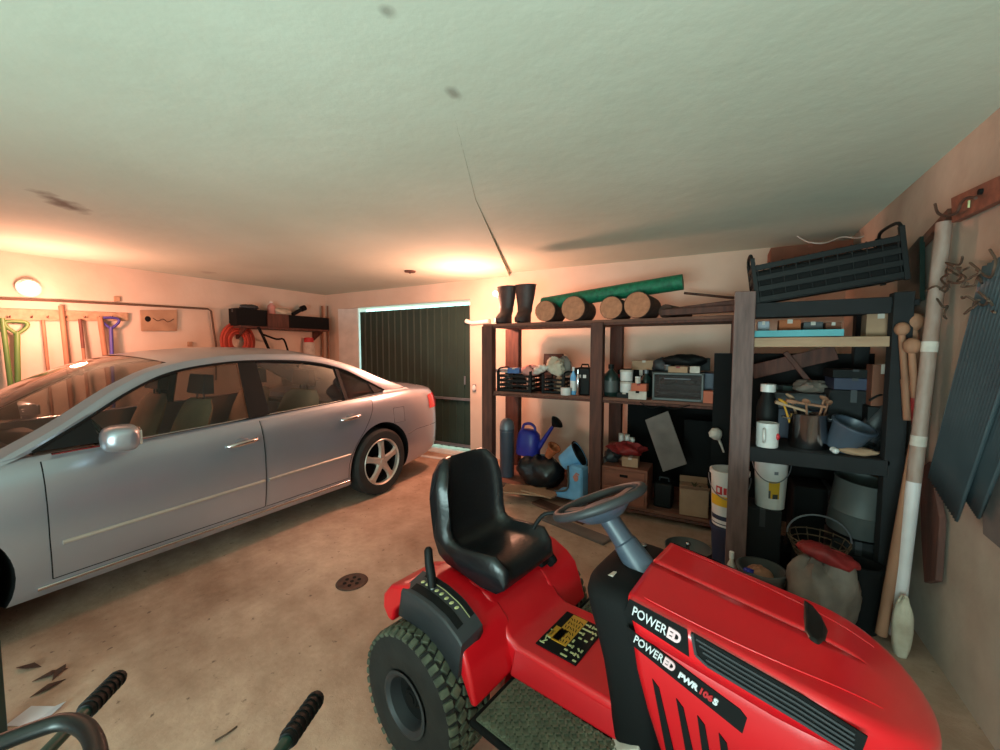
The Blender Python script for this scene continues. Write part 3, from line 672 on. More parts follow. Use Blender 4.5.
# doors: thin skins over the body with dark seams, each with its handle and moulding
def rear_edge(z):
    return interp(z, [.285, .40, .5, .6, .7, .8, .9, 1.03], [2.55, 2.54, 2.565, 2.63, 2.72, 2.80, 2.86, 2.89])
for sg in (-1, 1):
    for (l, r, nm) in ((lambda z: .62 + max(0, .5 - z) * .03, lambda z: 1.755, 'front'), (lambda z: 1.765, rear_edge, 'rear')):
        zs = [.285 + (.0 + 1) * (k / 16) for k in range(17)]
        b = MB(); G = []
        for k in range(17):
            f = k / 16; row = []
            zl_, zr_ = .285 + (Zb(.65 if nm == 'front' else 1.77) - .028 - .285) * f, .285 + (Zb(1.75 if nm == 'front' else 2.65) - .028 - .285) * f
            u0, u1 = l(zl_), r(zr_)
            for m_ in range(21):
                g = m_ / 20; u = u0 + (u1 - u0) * g; z = .285 + (Zb(u) - .028 - .285) * f
                p = sidept(u, z, .004); row.append((sg * p.x, p.y, p.z))
            G.append(row)
        b.grid(G)
        b.m = 1
        b.tube([(q[0] - sg * .001, q[1], q[2]) for q in G[0]], .003, 5)
        for e_ in ((0, -1) if nm == 'front' else (-1,)): b.tube([(G[k][e_][0] - sg * .001, G[k][e_][1], G[k][e_][2]) for k in range(17)], .003, 5)
        dr = b.build('car_door', ['silver', 'matteblack'], car, smooth=50)
        hu, hz_ = (1.60, .822) if nm == 'front' else (2.58, .862)
        b = MB(); ps = [sidept(hu + d_, hz_ + d_ * .08, o_) for d_, o_ in ((-.11, .006), (-.09, .030), (-.03, .038), (.05, .038), (.09, .030), (.11, .006))]
        b.tube([(sg * p.x, p.y, p.z) for p in ps], [.009, .012, .014, .014, .012, .009], 10, flat=1.2); b.build('door_handle', 'chrome', dr, smooth=60)
        b = MB(); p = sidept(hu, hz_, 0); b.ell((sg * (p.x - .002), p.y, p.z), (.012, .055, .034)); b.build('handle_recess', 'greymetal', dr, smooth=60)
        ma, mb_ = (.665, 1.74) if nm == 'front' else (1.775, 2.545)
        b = MB(); b.tube([(sg * (sidept(u, z, .008).x), u, z) for u, z in [(ma + (mb_ - ma) * k / 16, .475 + .022 * ((ma + (mb_ - ma) * k / 16) - .66)) for k in range(17)]], .014, 8, flat=.8)
        b.build('side_moulding', 'alloy', dr, smooth=60)
    b = MB(); b.tube([(sg * (sidept(u, .262, .002).x), u, .252) for u in [.57 + 2.0 * k / 20 for k in range(21)]], .011, 8); b.build('sill_strip', 'chrome', car, smooth=60)
    # mirror
    b = MB(); b.X = Matrix.Translation((sg * 1.0, .905, 1.005)) @ Matrix.Rotation(-sg * .25, 4, 'Z')
    b.grid([[(sg * (-.11 + .29 * f_), .095 * k_ * math.copysign(abs(math.cos(a_)) ** .6, math.cos(a_)) * (.75 + .25 * (math.cos(a_) < 0)), (.068 * k_ + .004) * math.copysign(abs(math.sin(a_)) ** .75, math.sin(a_)) + .012 * f_) for a_ in [2 * PI * q_ / 20 for q_ in range(20)]] for f_, k_ in ((0, .5), (.03, .72), (.12, .88), (.4, 1.0), (.7, 1.0), (.9, .90), (.98, .7), (1, .3))], cv=True, cap=True)
    b.X = Matrix(); b.box((sg * .90, .90, .965), (.14, .06, .035)); mo = b.build('door_mirror', 'silver', car, smooth=60)
    b = MB(); b.box((sg * 1.03, .972, 1.01), (.17, .012, .08), (0, 0, -sg * .25)); b.build('mirror_glass', 'chrome', mo, smooth=60)
    # tail lamp and headlamp wrap round the corners
    b = MB(); b.grid([[(sg * sidept(u, z, .006).x, u + (.008 if u > 3.95 else 0), z) for z in (.80, .85, .90, .94, .975 - max(0, 3.9 - u) * .1)] for u in (3.76, 3.82, 3.88, 3.93, 3.97, 4.0, 4.025)]); b.build('tail_lamp', 'taillamp', car, smooth=60)
    b = MB(); b.grid([[(sg * sidept(u, z, .006).x, u - .004, z) for z in (.60, .64, .68, .72)] for u in (-.79, -.76, -.72, -.65, -.55, -.48)]); b.build('headlamp', 'tubglass', car, smooth=60)
    b = MB(); p = sidept(3.22, .80, .002)
    b.tube([(sg * sidept(3.22 + dx, .80 + dz_, .001).x, 3.22 + dx, .80 + dz_) for dx, dz_ in ((-.08, -.08), (-.08, .08), (.08, .08), (.08, -.08))], .0025, 5, closed=True)
    if sg > 0: b.build('fuel_flap_seam', 'darkgrey', car)
    b = MB(); b.tube([(sg * sidept(u, interp(u, [3.33, 3.5, 3.93], [.56, .60, .60]), .0).x, u, interp(u, [3.33, 3.5, 3.93], [.56, .60, .60])) for u in (3.35, 3.4, 3.5, 3.6, 3.7, 3.8, 3.9, 3.97, 4.03)], .0035, 5); b.build('bumper_seam', 'darkgrey', car)
b = MB(); b.tube([(-.72, 3.70, 1.085), (-.4, 3.73, 1.11), (0, 3.74, 1.115), (.4, 3.73, 1.11), (.72, 3.70, 1.085)], .004, 5); b.build('boot_lid_seam', 'darkgrey', car)
b = MB(); b.box((0, 4.045, .56), (.52, .02, .12)); b.build('number_plate_panel', 'offwhite', car)
b = MB(); b.box((0, 4.04, .40), (1.2, .03, .04)); b.build('rear_reflector', 'darkgrey', car)
# interior
def carseat(x, y, wd=.5):
    b = MB(); b.box((x, y, .58), (wd, .5, .16)); b.bar((x, y + .22, .62), (x, y + .40, 1.13), wd, .13, (1, 0, 0)) if False else None
    P = []
    for z, yy, ww, th in ((.60, .20, wd, .14), (.75, .26, wd, .14), (.92, .32, wd * .96, .13), (1.06, .37, wd * .85, .11), (1.12, .395, wd * .6, .07)):
        P.append([(x + ww / 2 * math.cos(a), y + yy + th / 2 * math.sin(a), z) for a in [2 * PI * k / 16 for k in range(16)]])
    b.grid(P, cv=True, cap=True); s = b.build('car_seat', 'beige', car, smooth=40, bevel=0)
    b = MB(); b.box((x, y + .40, 1.235), (.26, .08, .15), (-.1, 0, 0), .85); b.cyl((x - .05, y + .39, 1.1), (x - .05, y + .40, 1.2), .008, n=6); b.cyl((x + .05, y + .39, 1.1), (x + .05, y + .40, 1.2), .008, n=6); b.build('headrest', 'darkgrey', s, bevel=.02)
carseat(.38, 1.18); carseat(-.38, 1.18)
for x in (-.4, .4): carseat(x, 2.05, .62)
b = MB(); b.box((0, .75, .80), (1.44, .26, .22)); b.build('dashboard', 'darkgrey', car, bevel=.03)
b = MB(); b.box((0, 2.76, .96), (1.3, .4, .04)); b.build('parcel_shelf', 'darkgrey', car, bevel=.01)
b = MB(); b.box((0, 1.3, .58), (.2, .9, .2)); b.build('centre_console', 'darkgrey', car, bevel=.02)
b = MB(); b.X = Matrix.Translation((.38, .98, .92)) @ Matrix.Rotation(-1.1, 4, 'X'); b.tube([(.18 * math.cos(a), .18 * math.sin(a), 0) for a in [2 * PI * k / 32 for k in range(32)]], .014, 8, closed=True); b.bar((-.17, 0, 0), (.17, 0, 0), .05, .02); b.build('car_steering_wheel', 'black', car, smooth=60)
b = MB(); b.box((0, .98, 1.36), (.24, .03, .07)); b.build('rear_view_mirror', 'black', car, bevel=.01)
# road wheels
for u in (UF, UR):
    for sg in (-1, 1):
        xo = sg * .90
        b = MB(); R_ = RW
        b.lathe([(.238, 0), (.245, .010), (.28, .014), (R_ - .03, .012), (R_ - .006, -.012), (R_, -.06), (R_, -.14), (R_ - .006, -.19), (.29, -.21), (.238, -.2)], (0, 0, 0), 48, (0, sg * PI / 2, 0))
        wo = b.build('road_wheel', 'rubber', car, smooth=35); wo.location = (xo, u, RW)
        b = MB(); b.lathe([(.240, .006), (.234, .012), (.222, 0), (.218, -.03), (.21, -.09), (.05, -.10), (0, -.10)], (0, 0, 0), 48, (0, sg * PI / 2, 0))
        b.mi = [0 if k_ // 48 < 3 else 1 for k_ in range(len(b.f))]
        b.build('wheel_rim', ['alloy', 'matteblack'], wo, smooth=35)
        for k in range(5):
            a = 2 * PI * k / 5 + .33; b = MB()
            Pp = []
            for r_, wd_, dx_ in ((.03, .050, .010), (.08, .034, .012), (.14, .030, .010), (.19, .036, .004), (.226, .056, -.004)):
                c_ = Vector((sg * dx_, r_ * math.cos(a), r_ * math.sin(a))); t_ = Vector((0, -math.sin(a), math.cos(a)))
                Pp.append([c_ - t_ * wd_ - Vector((sg * .025, 0, 0)), c_ - t_ * wd_ * .7, c_ + t_ * wd_ * .7, c_ + t_ * wd_ - Vector((sg * .025, 0, 0))])
            b.grid(Pp, cap=False); so = b.build('spoke', 'alloy', wo, smooth=30)
        b = MB(); b.lathe([(0, .012), (.03, .012), (.036, .004), (.04, -.01)], (0, 0, 0), 24, (0, sg * PI / 2, 0)); b.build('centre_cap', 'alloy', wo, smooth=40)
        for k in range(5):
            a = 2 * PI * (k + .5) / 5 + .33; b = MB(); b.cyl((sg * -.01, .055 * math.cos(a), .055 * math.sin(a)), (sg * .006, .055 * math.cos(a), .055 * math.sin(a)), .009, n=6); b.build('wheel_nut', 'chrome', wo)
        b = MB(); b.cyl((-sg * .20, 0, 0), (-sg * .0, 0, 0), .05, n=12); b.build('brake_hub', 'rust', wo)

# ------------------------------------------------------------------ shelving racks
YL, YLB = 3.65, 4.32
lr = thing('shelving_rack', 'long dark wooden rack with two bays, logs and boots on top', 'shelf', (0, 0, 0))
zt_, zm_, zl_ = 1.76, 1.055, .085
xa, xb, xc, xd_ = at(484, 400, YL).x, at(494, 400, YL).x, at(591, 400, YL).x, at(603, 400, YL).x
for x0, x1, Y in ((xa, xb, YL), (xc, xd_, YL), (.04, .13, YL), (at(507, 400, YLB).x, at(520, 400, YLB).x, YLB), (at(610, 400, YLB).x, at(622, 400, YLB).x, YLB), (.04, .12, YLB)):
    b = MB(); b.box(((x0 + x1) / 2, Y, .875), (x1 - x0, .09, 1.75)); b.build('post', 'brownwood', lr, bevel=.004)
for z, th in ((zt_, .028), (zm_, .026), (zl_, .03)):
    b = MB()
    for k in range(3): b.box(((xa + .12) / 2, YL + .02 + .255 * k + .1, z + .0), (.14 - xa, .25, th))
    b.build('shelf_board', 'planks', lr, bevel=.003)
for z in (zt_, zm_, zl_): 
    b = MB(); b.box(((xa + .12) / 2, YL - .012, z - .024), (.12 - xa, .02, .022)); b.build('front_rail', 'brownwood', lr, bevel=.003)
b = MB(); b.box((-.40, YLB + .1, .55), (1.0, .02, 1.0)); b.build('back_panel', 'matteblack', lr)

YR = 2.85; YRB = 3.55
rr_ = thing('shelving_rack', 'tall dark rack with grey corner post and pale pine shelf, by the right wall', 'shelf', (0, 0, 0))
p0, p1 = at(731, 400, YR - .05).x, at(752, 400, YR - .05).x
b = MB(); b.prism([(p0 + .0, 0), (p1, 0), (p1, 1.845), (p0, 1.85)], YR - .05, YR + .06); b.build('corner_post', 'greywood', rr_, bevel=.004)
q0, q1 = .755, .835
for x0, x1, Y in ((q0, q1, YR + .02), (q0, q1, YRB)):
    b = MB(); b.box(((x0 + x1) / 2, Y, .9), (x1 - x0, .08, 1.8)); b.build('post', 'darkshelf', rr_, bevel=.004)
b = MB(); b.box((.46, (YR + YRB) / 2 + .01, 1.745), (.80, YRB - YR + .02, .03)); b.box((.44, YR + .0, 1.735), (.62, .025, .085)); b.build('top_board', 'darkshelf', rr_, bevel=.003)
b = MB(); b.box((.43, YR + .0, 1.545), (.64, .03, .055)); b.box((.43, (YR + YRB) / 2 + .02, 1.565), (.64, YRB - YR, .02)); b.build('pine_shelf', 'palewood', rr_, bevel=.003)
for x in (.137,):
    b = MB(); b.box((x, YR + .0, 1.22), (.022, .03, .60)); b.build('pine_upright', 'palepost', rr_, bevel=.002)
b = MB(); b.box((.44, (YR + YRB) / 2, .90), (.68, YRB - YR + .04, .03)); b.box((.44, YR - .01, .87), (.66, .03, .085)); b.build('lower_shelf', 'darkshelf', rr_, bevel=.003)
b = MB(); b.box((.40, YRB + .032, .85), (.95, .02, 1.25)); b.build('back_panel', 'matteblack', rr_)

# ------------------------------------------------------------------ item makers
def ctr(x0, x1, y, Y): return at((x0 + x1) / 2, y, Y)
def wid(x0, x1, Y): return (at(x1, 350, Y) - at(x0, 350, Y)).x
def carton(name, label, cat, loc, w, d, h, m='tan', rz=0, group=None, flaps=False, rot=None, band=None):
    o = thing(name, label, cat, loc, rz, group, rot)
    b = MB(); b.box((0, 0, h / 2), (w, d, h)); b.build('box_body', m, o, bevel=min(w, h) * .03)
    if flaps:
        for sg in (-1, 1):
            b = MB(); b.slab([(-w / 2, sg * d / 2, h), (w / 2, sg * d / 2, h), (w / 2, sg * d * .75, h + d * .2), (-w / 2, sg * d * .75, h + d * .2)], (0, 0, .003)); b.build('flap', m, o)
    else:
        b = MB(); q = min(.015, w * .12); b.prism([(-d / 2 - .0015, h * .78), (-d / 2 - .0015, h + .0015), (d / 2, h + .0015), (d / 2, h), (-d / 2, h), (-d / 2, h * .78)], -q, q, 'x'); b.build('tape', band or 'offwhite', o)
    return o
def bottle(name, label, loc, r, h, m, capm='white', neck=.35, rz=0, lab=None, cat='bottle', group=None, rot=None):
    o = thing(name, label, cat, loc, rz, group, rot)
    b = MB(); b.lathe([(0, 0), (r * .92, 0), (r, r * .1), (r, h * .58), (r * .9, h * .68), (r * neck, h * .82), (r * neck, h * .9)], n=24); b.build('bottle_body', m, o, smooth=50)
    b = MB(); b.lathe([(0, h * .86), (r * neck * 1.25, h * .86), (r * neck * 1.25, h * .99), (0, h)], n=16); b.build('cap', capm, o, smooth=40)
    if lab: b = MB(); b.lathe([(r * 1.012, h * .14), (r * 1.012, h * .5)], n=24); b.build('label', lab, o, smooth=60)
    return o
def jar(name, label, loc, r, h, m, lid='white', cat='tub', group=None, lab=None):
    o = thing(name, label, cat, loc, 0, group)
    b = MB(); b.lathe([(0, 0), (r * .92, 0), (r, r * .08), (r, h * .82), (r * .93, h * .85)], n=24, ); b.build('jar_body', m, o, smooth=50)
    b = MB(); b.lathe([(0, h * .82), (r * 1.03, h * .82), (r * 1.03, h * .98), (r * .97, h), (0, h)], n=24); b.build('lid', lid, o, smooth=40)
    if lab: b = MB(); b.lathe([(r * 1.012, h * .2), (r * 1.012, h * .6)], n=24); b.build('label', lab, o, smooth=60)
    return o
def bucket(name, label, loc, r0, r1, h, m, group=None, cat='bucket', rot=None, handle=True, rimm=None, th=.004):
    o = thing(name, label, cat, loc, 0, group, rot)
    b = MB(); b.lathe([(0, 0), (r0, 0), (r0 + (r1 - r0) * .5, h * .5), (r1, h), (r1 - th, h), (r0 - th, th * 2), (0, th * 2)], n=36); b.build('bucket_body', m, o, smooth=50)
    b = MB(); b.lathe([(r1, h * .93), (r1 + .008, h * .935), (r1 + .008, h), (r1 - .002, h + .003)], n=36); b.build('rim', rimm or m, o, smooth=40)
    if handle:
        b = MB(); b.tube([((r1 + .012) * math.cos(a), -.02 - h * .42 * math.sin(a) * .4, h * .92 - h * .5 * math.sin(a)) if False else ((r1 + .012) * math.cos(a), -(r1 + .012) * math.sin(a), h * .9 - .36 * h * math.sin(a)) for a in [PI * k / 16 for k in range(17)]], .003, 6); b.build('handle', 'greymetal', o, smooth=60)
    return o
def crate(name, label, loc, w, d, h, m='black', rz=0, rot=None, group=None):
    """open slatted plastic crate with raised corners"""
    o = thing(name, label, 'crate', loc, rz, group, rot)
    b = MB(); b.box((0, 0, .006), (w * .96, d * .96, .008))
    for sx in (-1, 1):
        for sy in (-1, 1): b.box((sx * (w / 2 - .012), sy * (d / 2 - .012), h / 2 + .01), (.024, .024, h + .03))
    for k in range(4):
        z = h * (.1 + .25 * k)
        for sy in (-1, 1): b.box((0, sy * (d / 2 - .005), z), (w - .03, .006, h * .13))
        for sx in (-1, 1): b.box((sx * (w / 2 - .005), 0, z), (.006, d - .03, h * .13))
    n = max(4, int(w / .06))
    for k in range(n):
        for sy in (-1, 1): b.box((-w / 2 + w * (k + .5) / n, sy * (d / 2 - .007), h * .48), (.008, .005, h * .9))
    n = max(3, int(d / .06))
    for k in range(n):
        for sx in (-1, 1): b.box((sx * (w / 2 - .007), -d / 2 + d * (k + .5) / n, h * .48), (.005, .008, h * .9))
    b.build('crate_body', m, o, bevel=.002, seg=1)
    for sx in (-1, 1):
        b = MB(); x = sx * (w / 2 - .01)
        b.tube(smooth_pts([(x, -d / 2 + .02, h + .0), (x, -d * .38, h + .045), (x, 0, h + .055), (x, d * .38, h + .045), (x, d / 2 - .02, h)], 3), .009, 8); b.build('crate_handle', m, o, smooth=60)
    return o
def lump(name, label, cat, loc, r, m, seed=1, rough=.25, group=None, rot=(0, 0, 0), fl=.0):
    """crumpled soft thing: one irregular closed mesh resting on its base"""
    rnd = random.Random(seed); ph = [rnd.uniform(0, 6.28) for _ in range(9)]
    b = MB(); P = []
    for i in range(17):
        th = PI * i / 16; row = []
        for j in range(28):
            a = 2 * PI * j / 28
            k = 1 + rough * (.5 * math.sin(3 * a + ph[0]) * math.sin(2 * th + ph[1]) + .35 * math.sin(5 * a + ph[2] + 3 * th) + .25 * math.sin(8 * a + ph[3]) * math.sin(5 * th + ph[4]) + .2 * math.sin(11 * a + 7 * th + ph[5]))
            z = -r[2] * math.cos(th) * (k if th > PI / 2 else 1)
            row.append((r[0] * math.sin(th) ** .8 * math.cos(a) * k, r[1] * math.sin(th) ** .8 * math.sin(a) * k, max(-r[2] * .85, z) + r[2] * .85))
        P.append(row)
    b.grid(P, cv=True); o = b.build(name, m, smooth=60); place(o, loc, 0, rot); return tag(o, label, cat, group)
def single(o, label, cat, loc=(0, 0, 0), rz=0, group=None, rot=None):
    place(o, loc, rz, rot); return tag(o, label, cat, group)
TOP, MID, LOW = zt_ + .0145, zm_ + .0135, zl_ + .0155

# ---- top of the left rack
for k, (x0, x1, dx) in enumerate(((497, 513, -.01), (515, 533, .01))):
    p = ctr(x0, x1, 320, 3.80); p.z = TOP
    o = thing('rubber_boot', ['dark brown rubber boot at the left end of the rack top, nearer the green door', 'dark brown rubber boot on the rack top, the one beside the logs'][k], 'boot', p, .15 * k - .05, 'boots on top of the rack')
    b = MB(); H_ = .36
    b.X = Matrix.Diagonal((1.72, 1.0, 1.12, 1))
    b.grid([[(cx + rx * math.cos(a), cy + ry * math.sin(a), z) for a in [2 * PI * q / 24 for q in range(24)]] for z, cx, cy, rx, ry in ((.012, 0, -.035, .045, .12), (.05, 0, -.035, .047, .118), (.085, 0, -.01, .044, .09), (.12, 0, .025, .045, .060), (.17, 0, .03, .048, .056), (.26, .002, .03, .058, .066), (H_, .004, .03, .066, .072), (H_, .004, .03, .062, .068), (.26, .002, .03, .054, .062), (.13, 0, .028, .04, .05))], cv=True, cap=True)
    b.build('boot_shaft', 'boot', o, smooth=50)
    b = MB(); b.grid([[(rx * math.cos(a), -.035 + ry * math.sin(a), z) for a in [2 * PI * q / 24 for q in range(24)]] for z, rx, ry in ((0, .047, .122), (.015, .049, .124), (.022, .045, .12))], cv=True, cap=True); b.build('sole', 'matteblack', o, smooth=40)
    b = MB(); b.X = Matrix.Diagonal((1.72, 1.0, 1.12, 1)); b.tube([(.004 + .066 * math.cos(a), .03 + .072 * math.sin(a), H_) for a in [2 * PI * q / 20 for q in range(20)]], .004, 6, closed=True); b.build('boot_rim', 'boot', o, smooth=60)
logp = [(545, 12, 'leftmost of the sawn logs on the rack top, beside the boots'), (573, 13.5, 'second sawn log from the left on the rack top, left of the middle post'), (611, 12, 'third sawn log from the left on the rack top, right of the middle post'), (637, 13.5, 'rightmost of the four pale-ended sawn logs on the rack top')]
for k, (px_, rp, lb_) in enumerate(logp):
    Y = 3.62; r_ = rp * (at(600, 300, Y) - at(599, 300, Y)).x * .93; p = at(px_, 300, Y); p.z = TOP + r_ + .001
    o = thing('log', lb_, 'log', p, [.1, .03, -.03, -.08][k], 'sawn logs on top of the rack')
    b = MB(); b.tube([(0, .004, 0), (0, .2, .004), (0, .42, 0)], [r_, r_ * .97, r_ * .98], 22); b.build('bark', 'bark', o, smooth=40)
    b = MB(); b.lathe([(0, 0), (r_ * .95, 0), (r_ * .985, .008)], (0, .0, 0), 22, (-PI / 2, 0, 0)); b.build('sawn_end', 'logend', o, smooth=40)
p = at(655, 305, 3.74); b = MB(); b.tube([(0, 0, 0), (0, .2, .0), (.0, .5, 0)], .06, 18); single(b.build('log', 'bark', smooth=40), 'dark bark-covered log right of the pale-ended logs, under the green roll', 'log', (at(665, 305, 3.72).x, 3.76, TOP + .062), -.25, 'sawn logs on top of the rack')
a_, c_ = at(545, 303, 3.86), at(683, 282, 3.86)
ar_ = .085
b = MB(); n_ = 26; P = []
a_ = Vector((a_.x - .02, 3.86, TOP + .2)); c_ = Vector((c_.x, 3.86, TOP + .315))
a_.z = at(541, 304, 3.86).z; c_.z = at(683, 282, 3.86).z
b.tube([a_, a_.lerp(c_, .33), a_.lerp(c_, .66), c_], [.075, .078, .08, .08], 24, flat=.85)
o = b.build('green_roll', 'greenroll', smooth=40); o.name = 'mesh_roll'; tag(o, 'long rolled-up green mesh lying across the logs on the rack top', 'roll of mesh')
# dark planks lying right of the logs
for k, (x0, y0, x1, y1, Y, w_, lb_) in enumerate(((662, 313, 738, 303, 3.75, .12, 'dark brown plank on the rack top, upper one right of the logs'), (664, 317, 738, 312, 3.66, .08, 'dark brown plank on the rack top front, lower one right of the logs'))):
    A, B_ = at(x0, y0, Y), at(x1, y1, Y); A.z = max(A.z, TOP + .04); B_.z = max(B_.z, TOP + .05)
    b = MB(); b.bar(A, B_, w_, .05); o = b.build('plank', 'brownwood', bevel=.004); tag(o, lb_, 'plank', 'planks on top of the rack')
A, B_ = at(684, 293, 4.3), at(776, 300, 4.3); b = MB(); b.tube([A, A.lerp(B_, .5) + Vector((0, 0, -.01)), B_], .012, 8); tag(b.build('metal_rod', 'rust', smooth=50), 'thin dark rod running from the green roll to the grey corner post', 'rod')

# ---- middle shelf, left bay
def onm(px_, Y, z=MID): p = at(px_, 380, Y); p.z = z; return p
crate('plastic_crate', 'black slatted crate at the left end of the middle shelf, full of papers and rags', onm(520, 3.80), .40, .30, .19)
crate('plastic_crate', 'smaller dark crate beside the white tub on the middle shelf', onm(558, 3.82), .24, .28, .16)
b = MB(); b.box((0, 0, .0), (.22, .03, .26)); b.box((0, -.018, 0), (.17, .01, .20)); single(b.build('picture_frame', 'brownwood', bevel=.004), 'dark square framed board standing behind the rags on the middle shelf', 'frame', onm(553, 4.05, MID + .26), 0, rot=(-.12, 0, 0))
lump('rag', 'cream crumpled rag draped over the black crate, lower left one', 'rag', onm(531, 3.74, MID + .17), (.10, .08, .055), 'pink', 3, .35, 'rags on the middle shelf')
lump('rag', 'tan crumpled rag heaped highest above the crates on the middle shelf', 'rag', onm(552, 3.78, MID + .20), (.10, .07, .08), 'cloth', 8, .35, 'rags on the middle shelf', (0, .5, 0))
lump('rag', 'grey cloth bundle right of the tan rag, before the square frame', 'rag', onm(564, 3.86, MID + .17), (.07, .05, .10), 'sack', 12, .3, 'rags on the middle shelf')
lump('rag', 'small white rag lying over the left side of the black crate', 'rag', onm(541, 3.70, MID + .20), (.075, .05, .04), 'offwhite', 21, .4, 'rags on the middle shelf', (0, -.4, 0))
carton('packet', 'blue wrapped packet lying on top of the black crate', 'packet', onm(515, 3.72, MID + .19), .13, .10, .055, 'bluecloth', .1, band='offwhite')
for k in range(3):
    b = MB(); b.box((0, 0, .006), (.17 - .01 * k, .22, .012)); single(b.build('magazine', ['offwhite', 'pink', 'offwhite'][k], bevel=.002), ['lowest of the pale magazines on the left corner of the black crate', 'pinkish magazine between two pale ones on the black crate', 'topmost pale magazine on the left corner of the black crate'][k], 'magazine', onm(504, 3.82, MID + .192 + .0135 * k), [.1, -.12, .2][k], 'magazines on the black crate')
jar('plastic_tub', 'small white tub at the front edge of the middle shelf, left bay', onm(566, 3.64), .05, .072, 'white', 'white', 'tub')
bottle('spray_bottle', 'pale blue spray bottle standing on the middle shelf before the black case', onm(573.5, 3.72), .032, .27, 'lightblue', 'white', lab='white')
bottle('bottle', 'slim grey metal bottle right beside the pale blue spray bottle', onm(578, 3.66), .018, .25, 'steel', 'chrome')
o = thing('tool_case', 'black case with two white labels against the middle post, left bay', 'case', onm(585, 3.82), 0)
b = MB(); b.box((0, 0, .13), (.16, .22, .26)); b.build('case_body', 'black', o, bevel=.012)
b = MB(); b.box((-.02, -.112, .18), (.03, .003, .03)); b.build('label', 'white', o); b = MB(); b.box((.03, -.112, .18), (.03, .003, .03)); b.build('label', 'white', o); b = MB(); b.tube([(-.04, 0, .26), (-.03, 0, .29), (.03, 0, .29), (.04, 0, .26)], .008, 8); b.build('handle', 'black', o)
# ---- middle shelf, right bay
bottle('big_bottle', 'dark green wide bottle with a silver label right of the middle post', onm(611, 3.76), .07, .30, 'darkgreen', 'black', .3, lab='galv')
bottle('bottle', 'tiny pale bottle standing high behind the dark green bottle', onm(601, 4.0, MID), .03, .36, 'darkgreen', 'orangebox', .25)
for k in range(2):
    jar('plastic_tub', ['lower of two stacked white tubs on the middle shelf right bay', 'upper of two stacked white tubs on the middle shelf right bay'][k], onm(626.5, 3.74, MID + .13 * 0 + .006 + .105 * k + .04), .056, .10, 'white', 'offwhite', 'tub', 'stacked white tubs')
carton('small_box', 'low dark box under the two stacked white tubs', 'box', onm(626, 3.74), .13, .14, .045, 'black')
carton('small_box', 'white and tan cracked box at the shelf front below the orange box', 'box', onm(638, 3.66), .15, .08, .07, 'offwhite', .1, band='matteblack')
carton('small_box', 'orange-red box standing on the white box, right of the stacked tubs', 'box', onm(640, 3.68, MID + .071), .13, .09, .065, 'orangebox', -.05, band='redmat')
jar('small_jar', 'small pale jar standing on the orange-red box', onm(638, 3.68, MID + .137), .024, .06, 'offwhite', 'white', 'jar')
bottle('bottle', 'dark squat bottle behind the orange-red box', onm(646, 3.88), .05, .25, 'darkgreen', 'greymetal')
carton('dark_box', 'black box at the back of the shelf carrying the tan wooden box', 'box', onm(643, 4.12), .44, .24, .24, 'matteblack')
carton('wooden_box', 'tan box lying on top of the black box above the orange one', 'box', onm(644, 4.05, MID + .242), .22, .12, .09, 'tan', .08)
o = thing('mini_oven', 'grey mini oven with a clear front door on the middle shelf', 'oven', onm(679, 3.80), 0)
b = MB(); w_, h_, d_ = .40, .24, .28
b.box((0, 0, h_ - .01), (w_, d_, .02)); b.box((0, 0, .012), (w_, d_, .024)); b.box((-w_ / 2 + .01, 0, h_ / 2), (.02, d_, h_)); b.box((w_ / 2 - .01, 0, h_ / 2), (.02, d_, h_)); b.box((0, d_ / 2 - .005, h_ / 2), (w_, .01, h_)); b.build('oven_casing', 'galv', o, bevel=.005)
b = MB(); b.box((0, -d_ / 2 + .004, h_ / 2), (w_ - .04, .004, h_ - .05)); b.build('oven_door', 'smoked', o)
for k in range(2): b = MB(); b.box((0, 0, .07 + .06 * k), (w_ - .05, d_ * .8, .004)); b.build('oven_rack', 'greymetal', o)
b = MB(); b.tube([(-.1, -d_ / 2, .19), (-.1, -d_ / 2 - .02, .19), (.1, -d_ / 2 - .02, .19), (.1, -d_ / 2, .19)], .006, 8); b.build('oven_handle', 'greymetal', o, smooth=60)
lump('glass_jar', 'dull grey-brown bundle inside the clear-fronted mini oven, left', 'bundle', onm(668, 3.80, MID + .135), (.06, .06, .03), 'wicker', 5, .2, 'bundles inside the mini oven').name = 'bundle'
lump('glass_jar', 'dull grey bundle inside the clear-fronted mini oven, right', 'bundle', onm(690, 3.80, MID + .135), (.055, .06, .03), 'purplish', 6, .2, 'bundles inside the mini oven').name = 'bundle'
carton('small_box', 'tan patterned box on the left of the mini oven top', 'box', onm(678, 3.74, MID + .227), .15, .12, .065, 'tan', .03, band='redmat')
carton('small_box', 'pale box on the right of the mini oven top', 'box', onm(695, 3.74, MID + .227), .075, .12, .068, 'offwhite', 0)
lump('bag', 'black bag slumped on top of the boxes above the mini oven', 'bag', onm(684, 3.80, MID + .298), (.17, .10, .05), 'black', 15, .2)
lump('bag', 'dark grey cloth bag behind the left side of the mini oven top', 'bag', onm(663, 3.92, MID + .227), (.09, .07, .07), 'darkgrey', 16, .25)
carton('dark_box', 'dark navy case right of the mini oven, mostly behind the grey post', 'box', onm(718, 3.92), .24, .30, .24, 'navy')
carton('small_box', 'orange-red box at the shelf front left of the grey corner post', 'box', onm(716, 3.68), .17, .10, .10, 'orangebox', -.05, band='offwhite')
bottle('bottle', 'white plastic bottle touching the grey corner post on the middle shelf', onm(728, 3.62), .03, .22, 'offwhite', 'white')

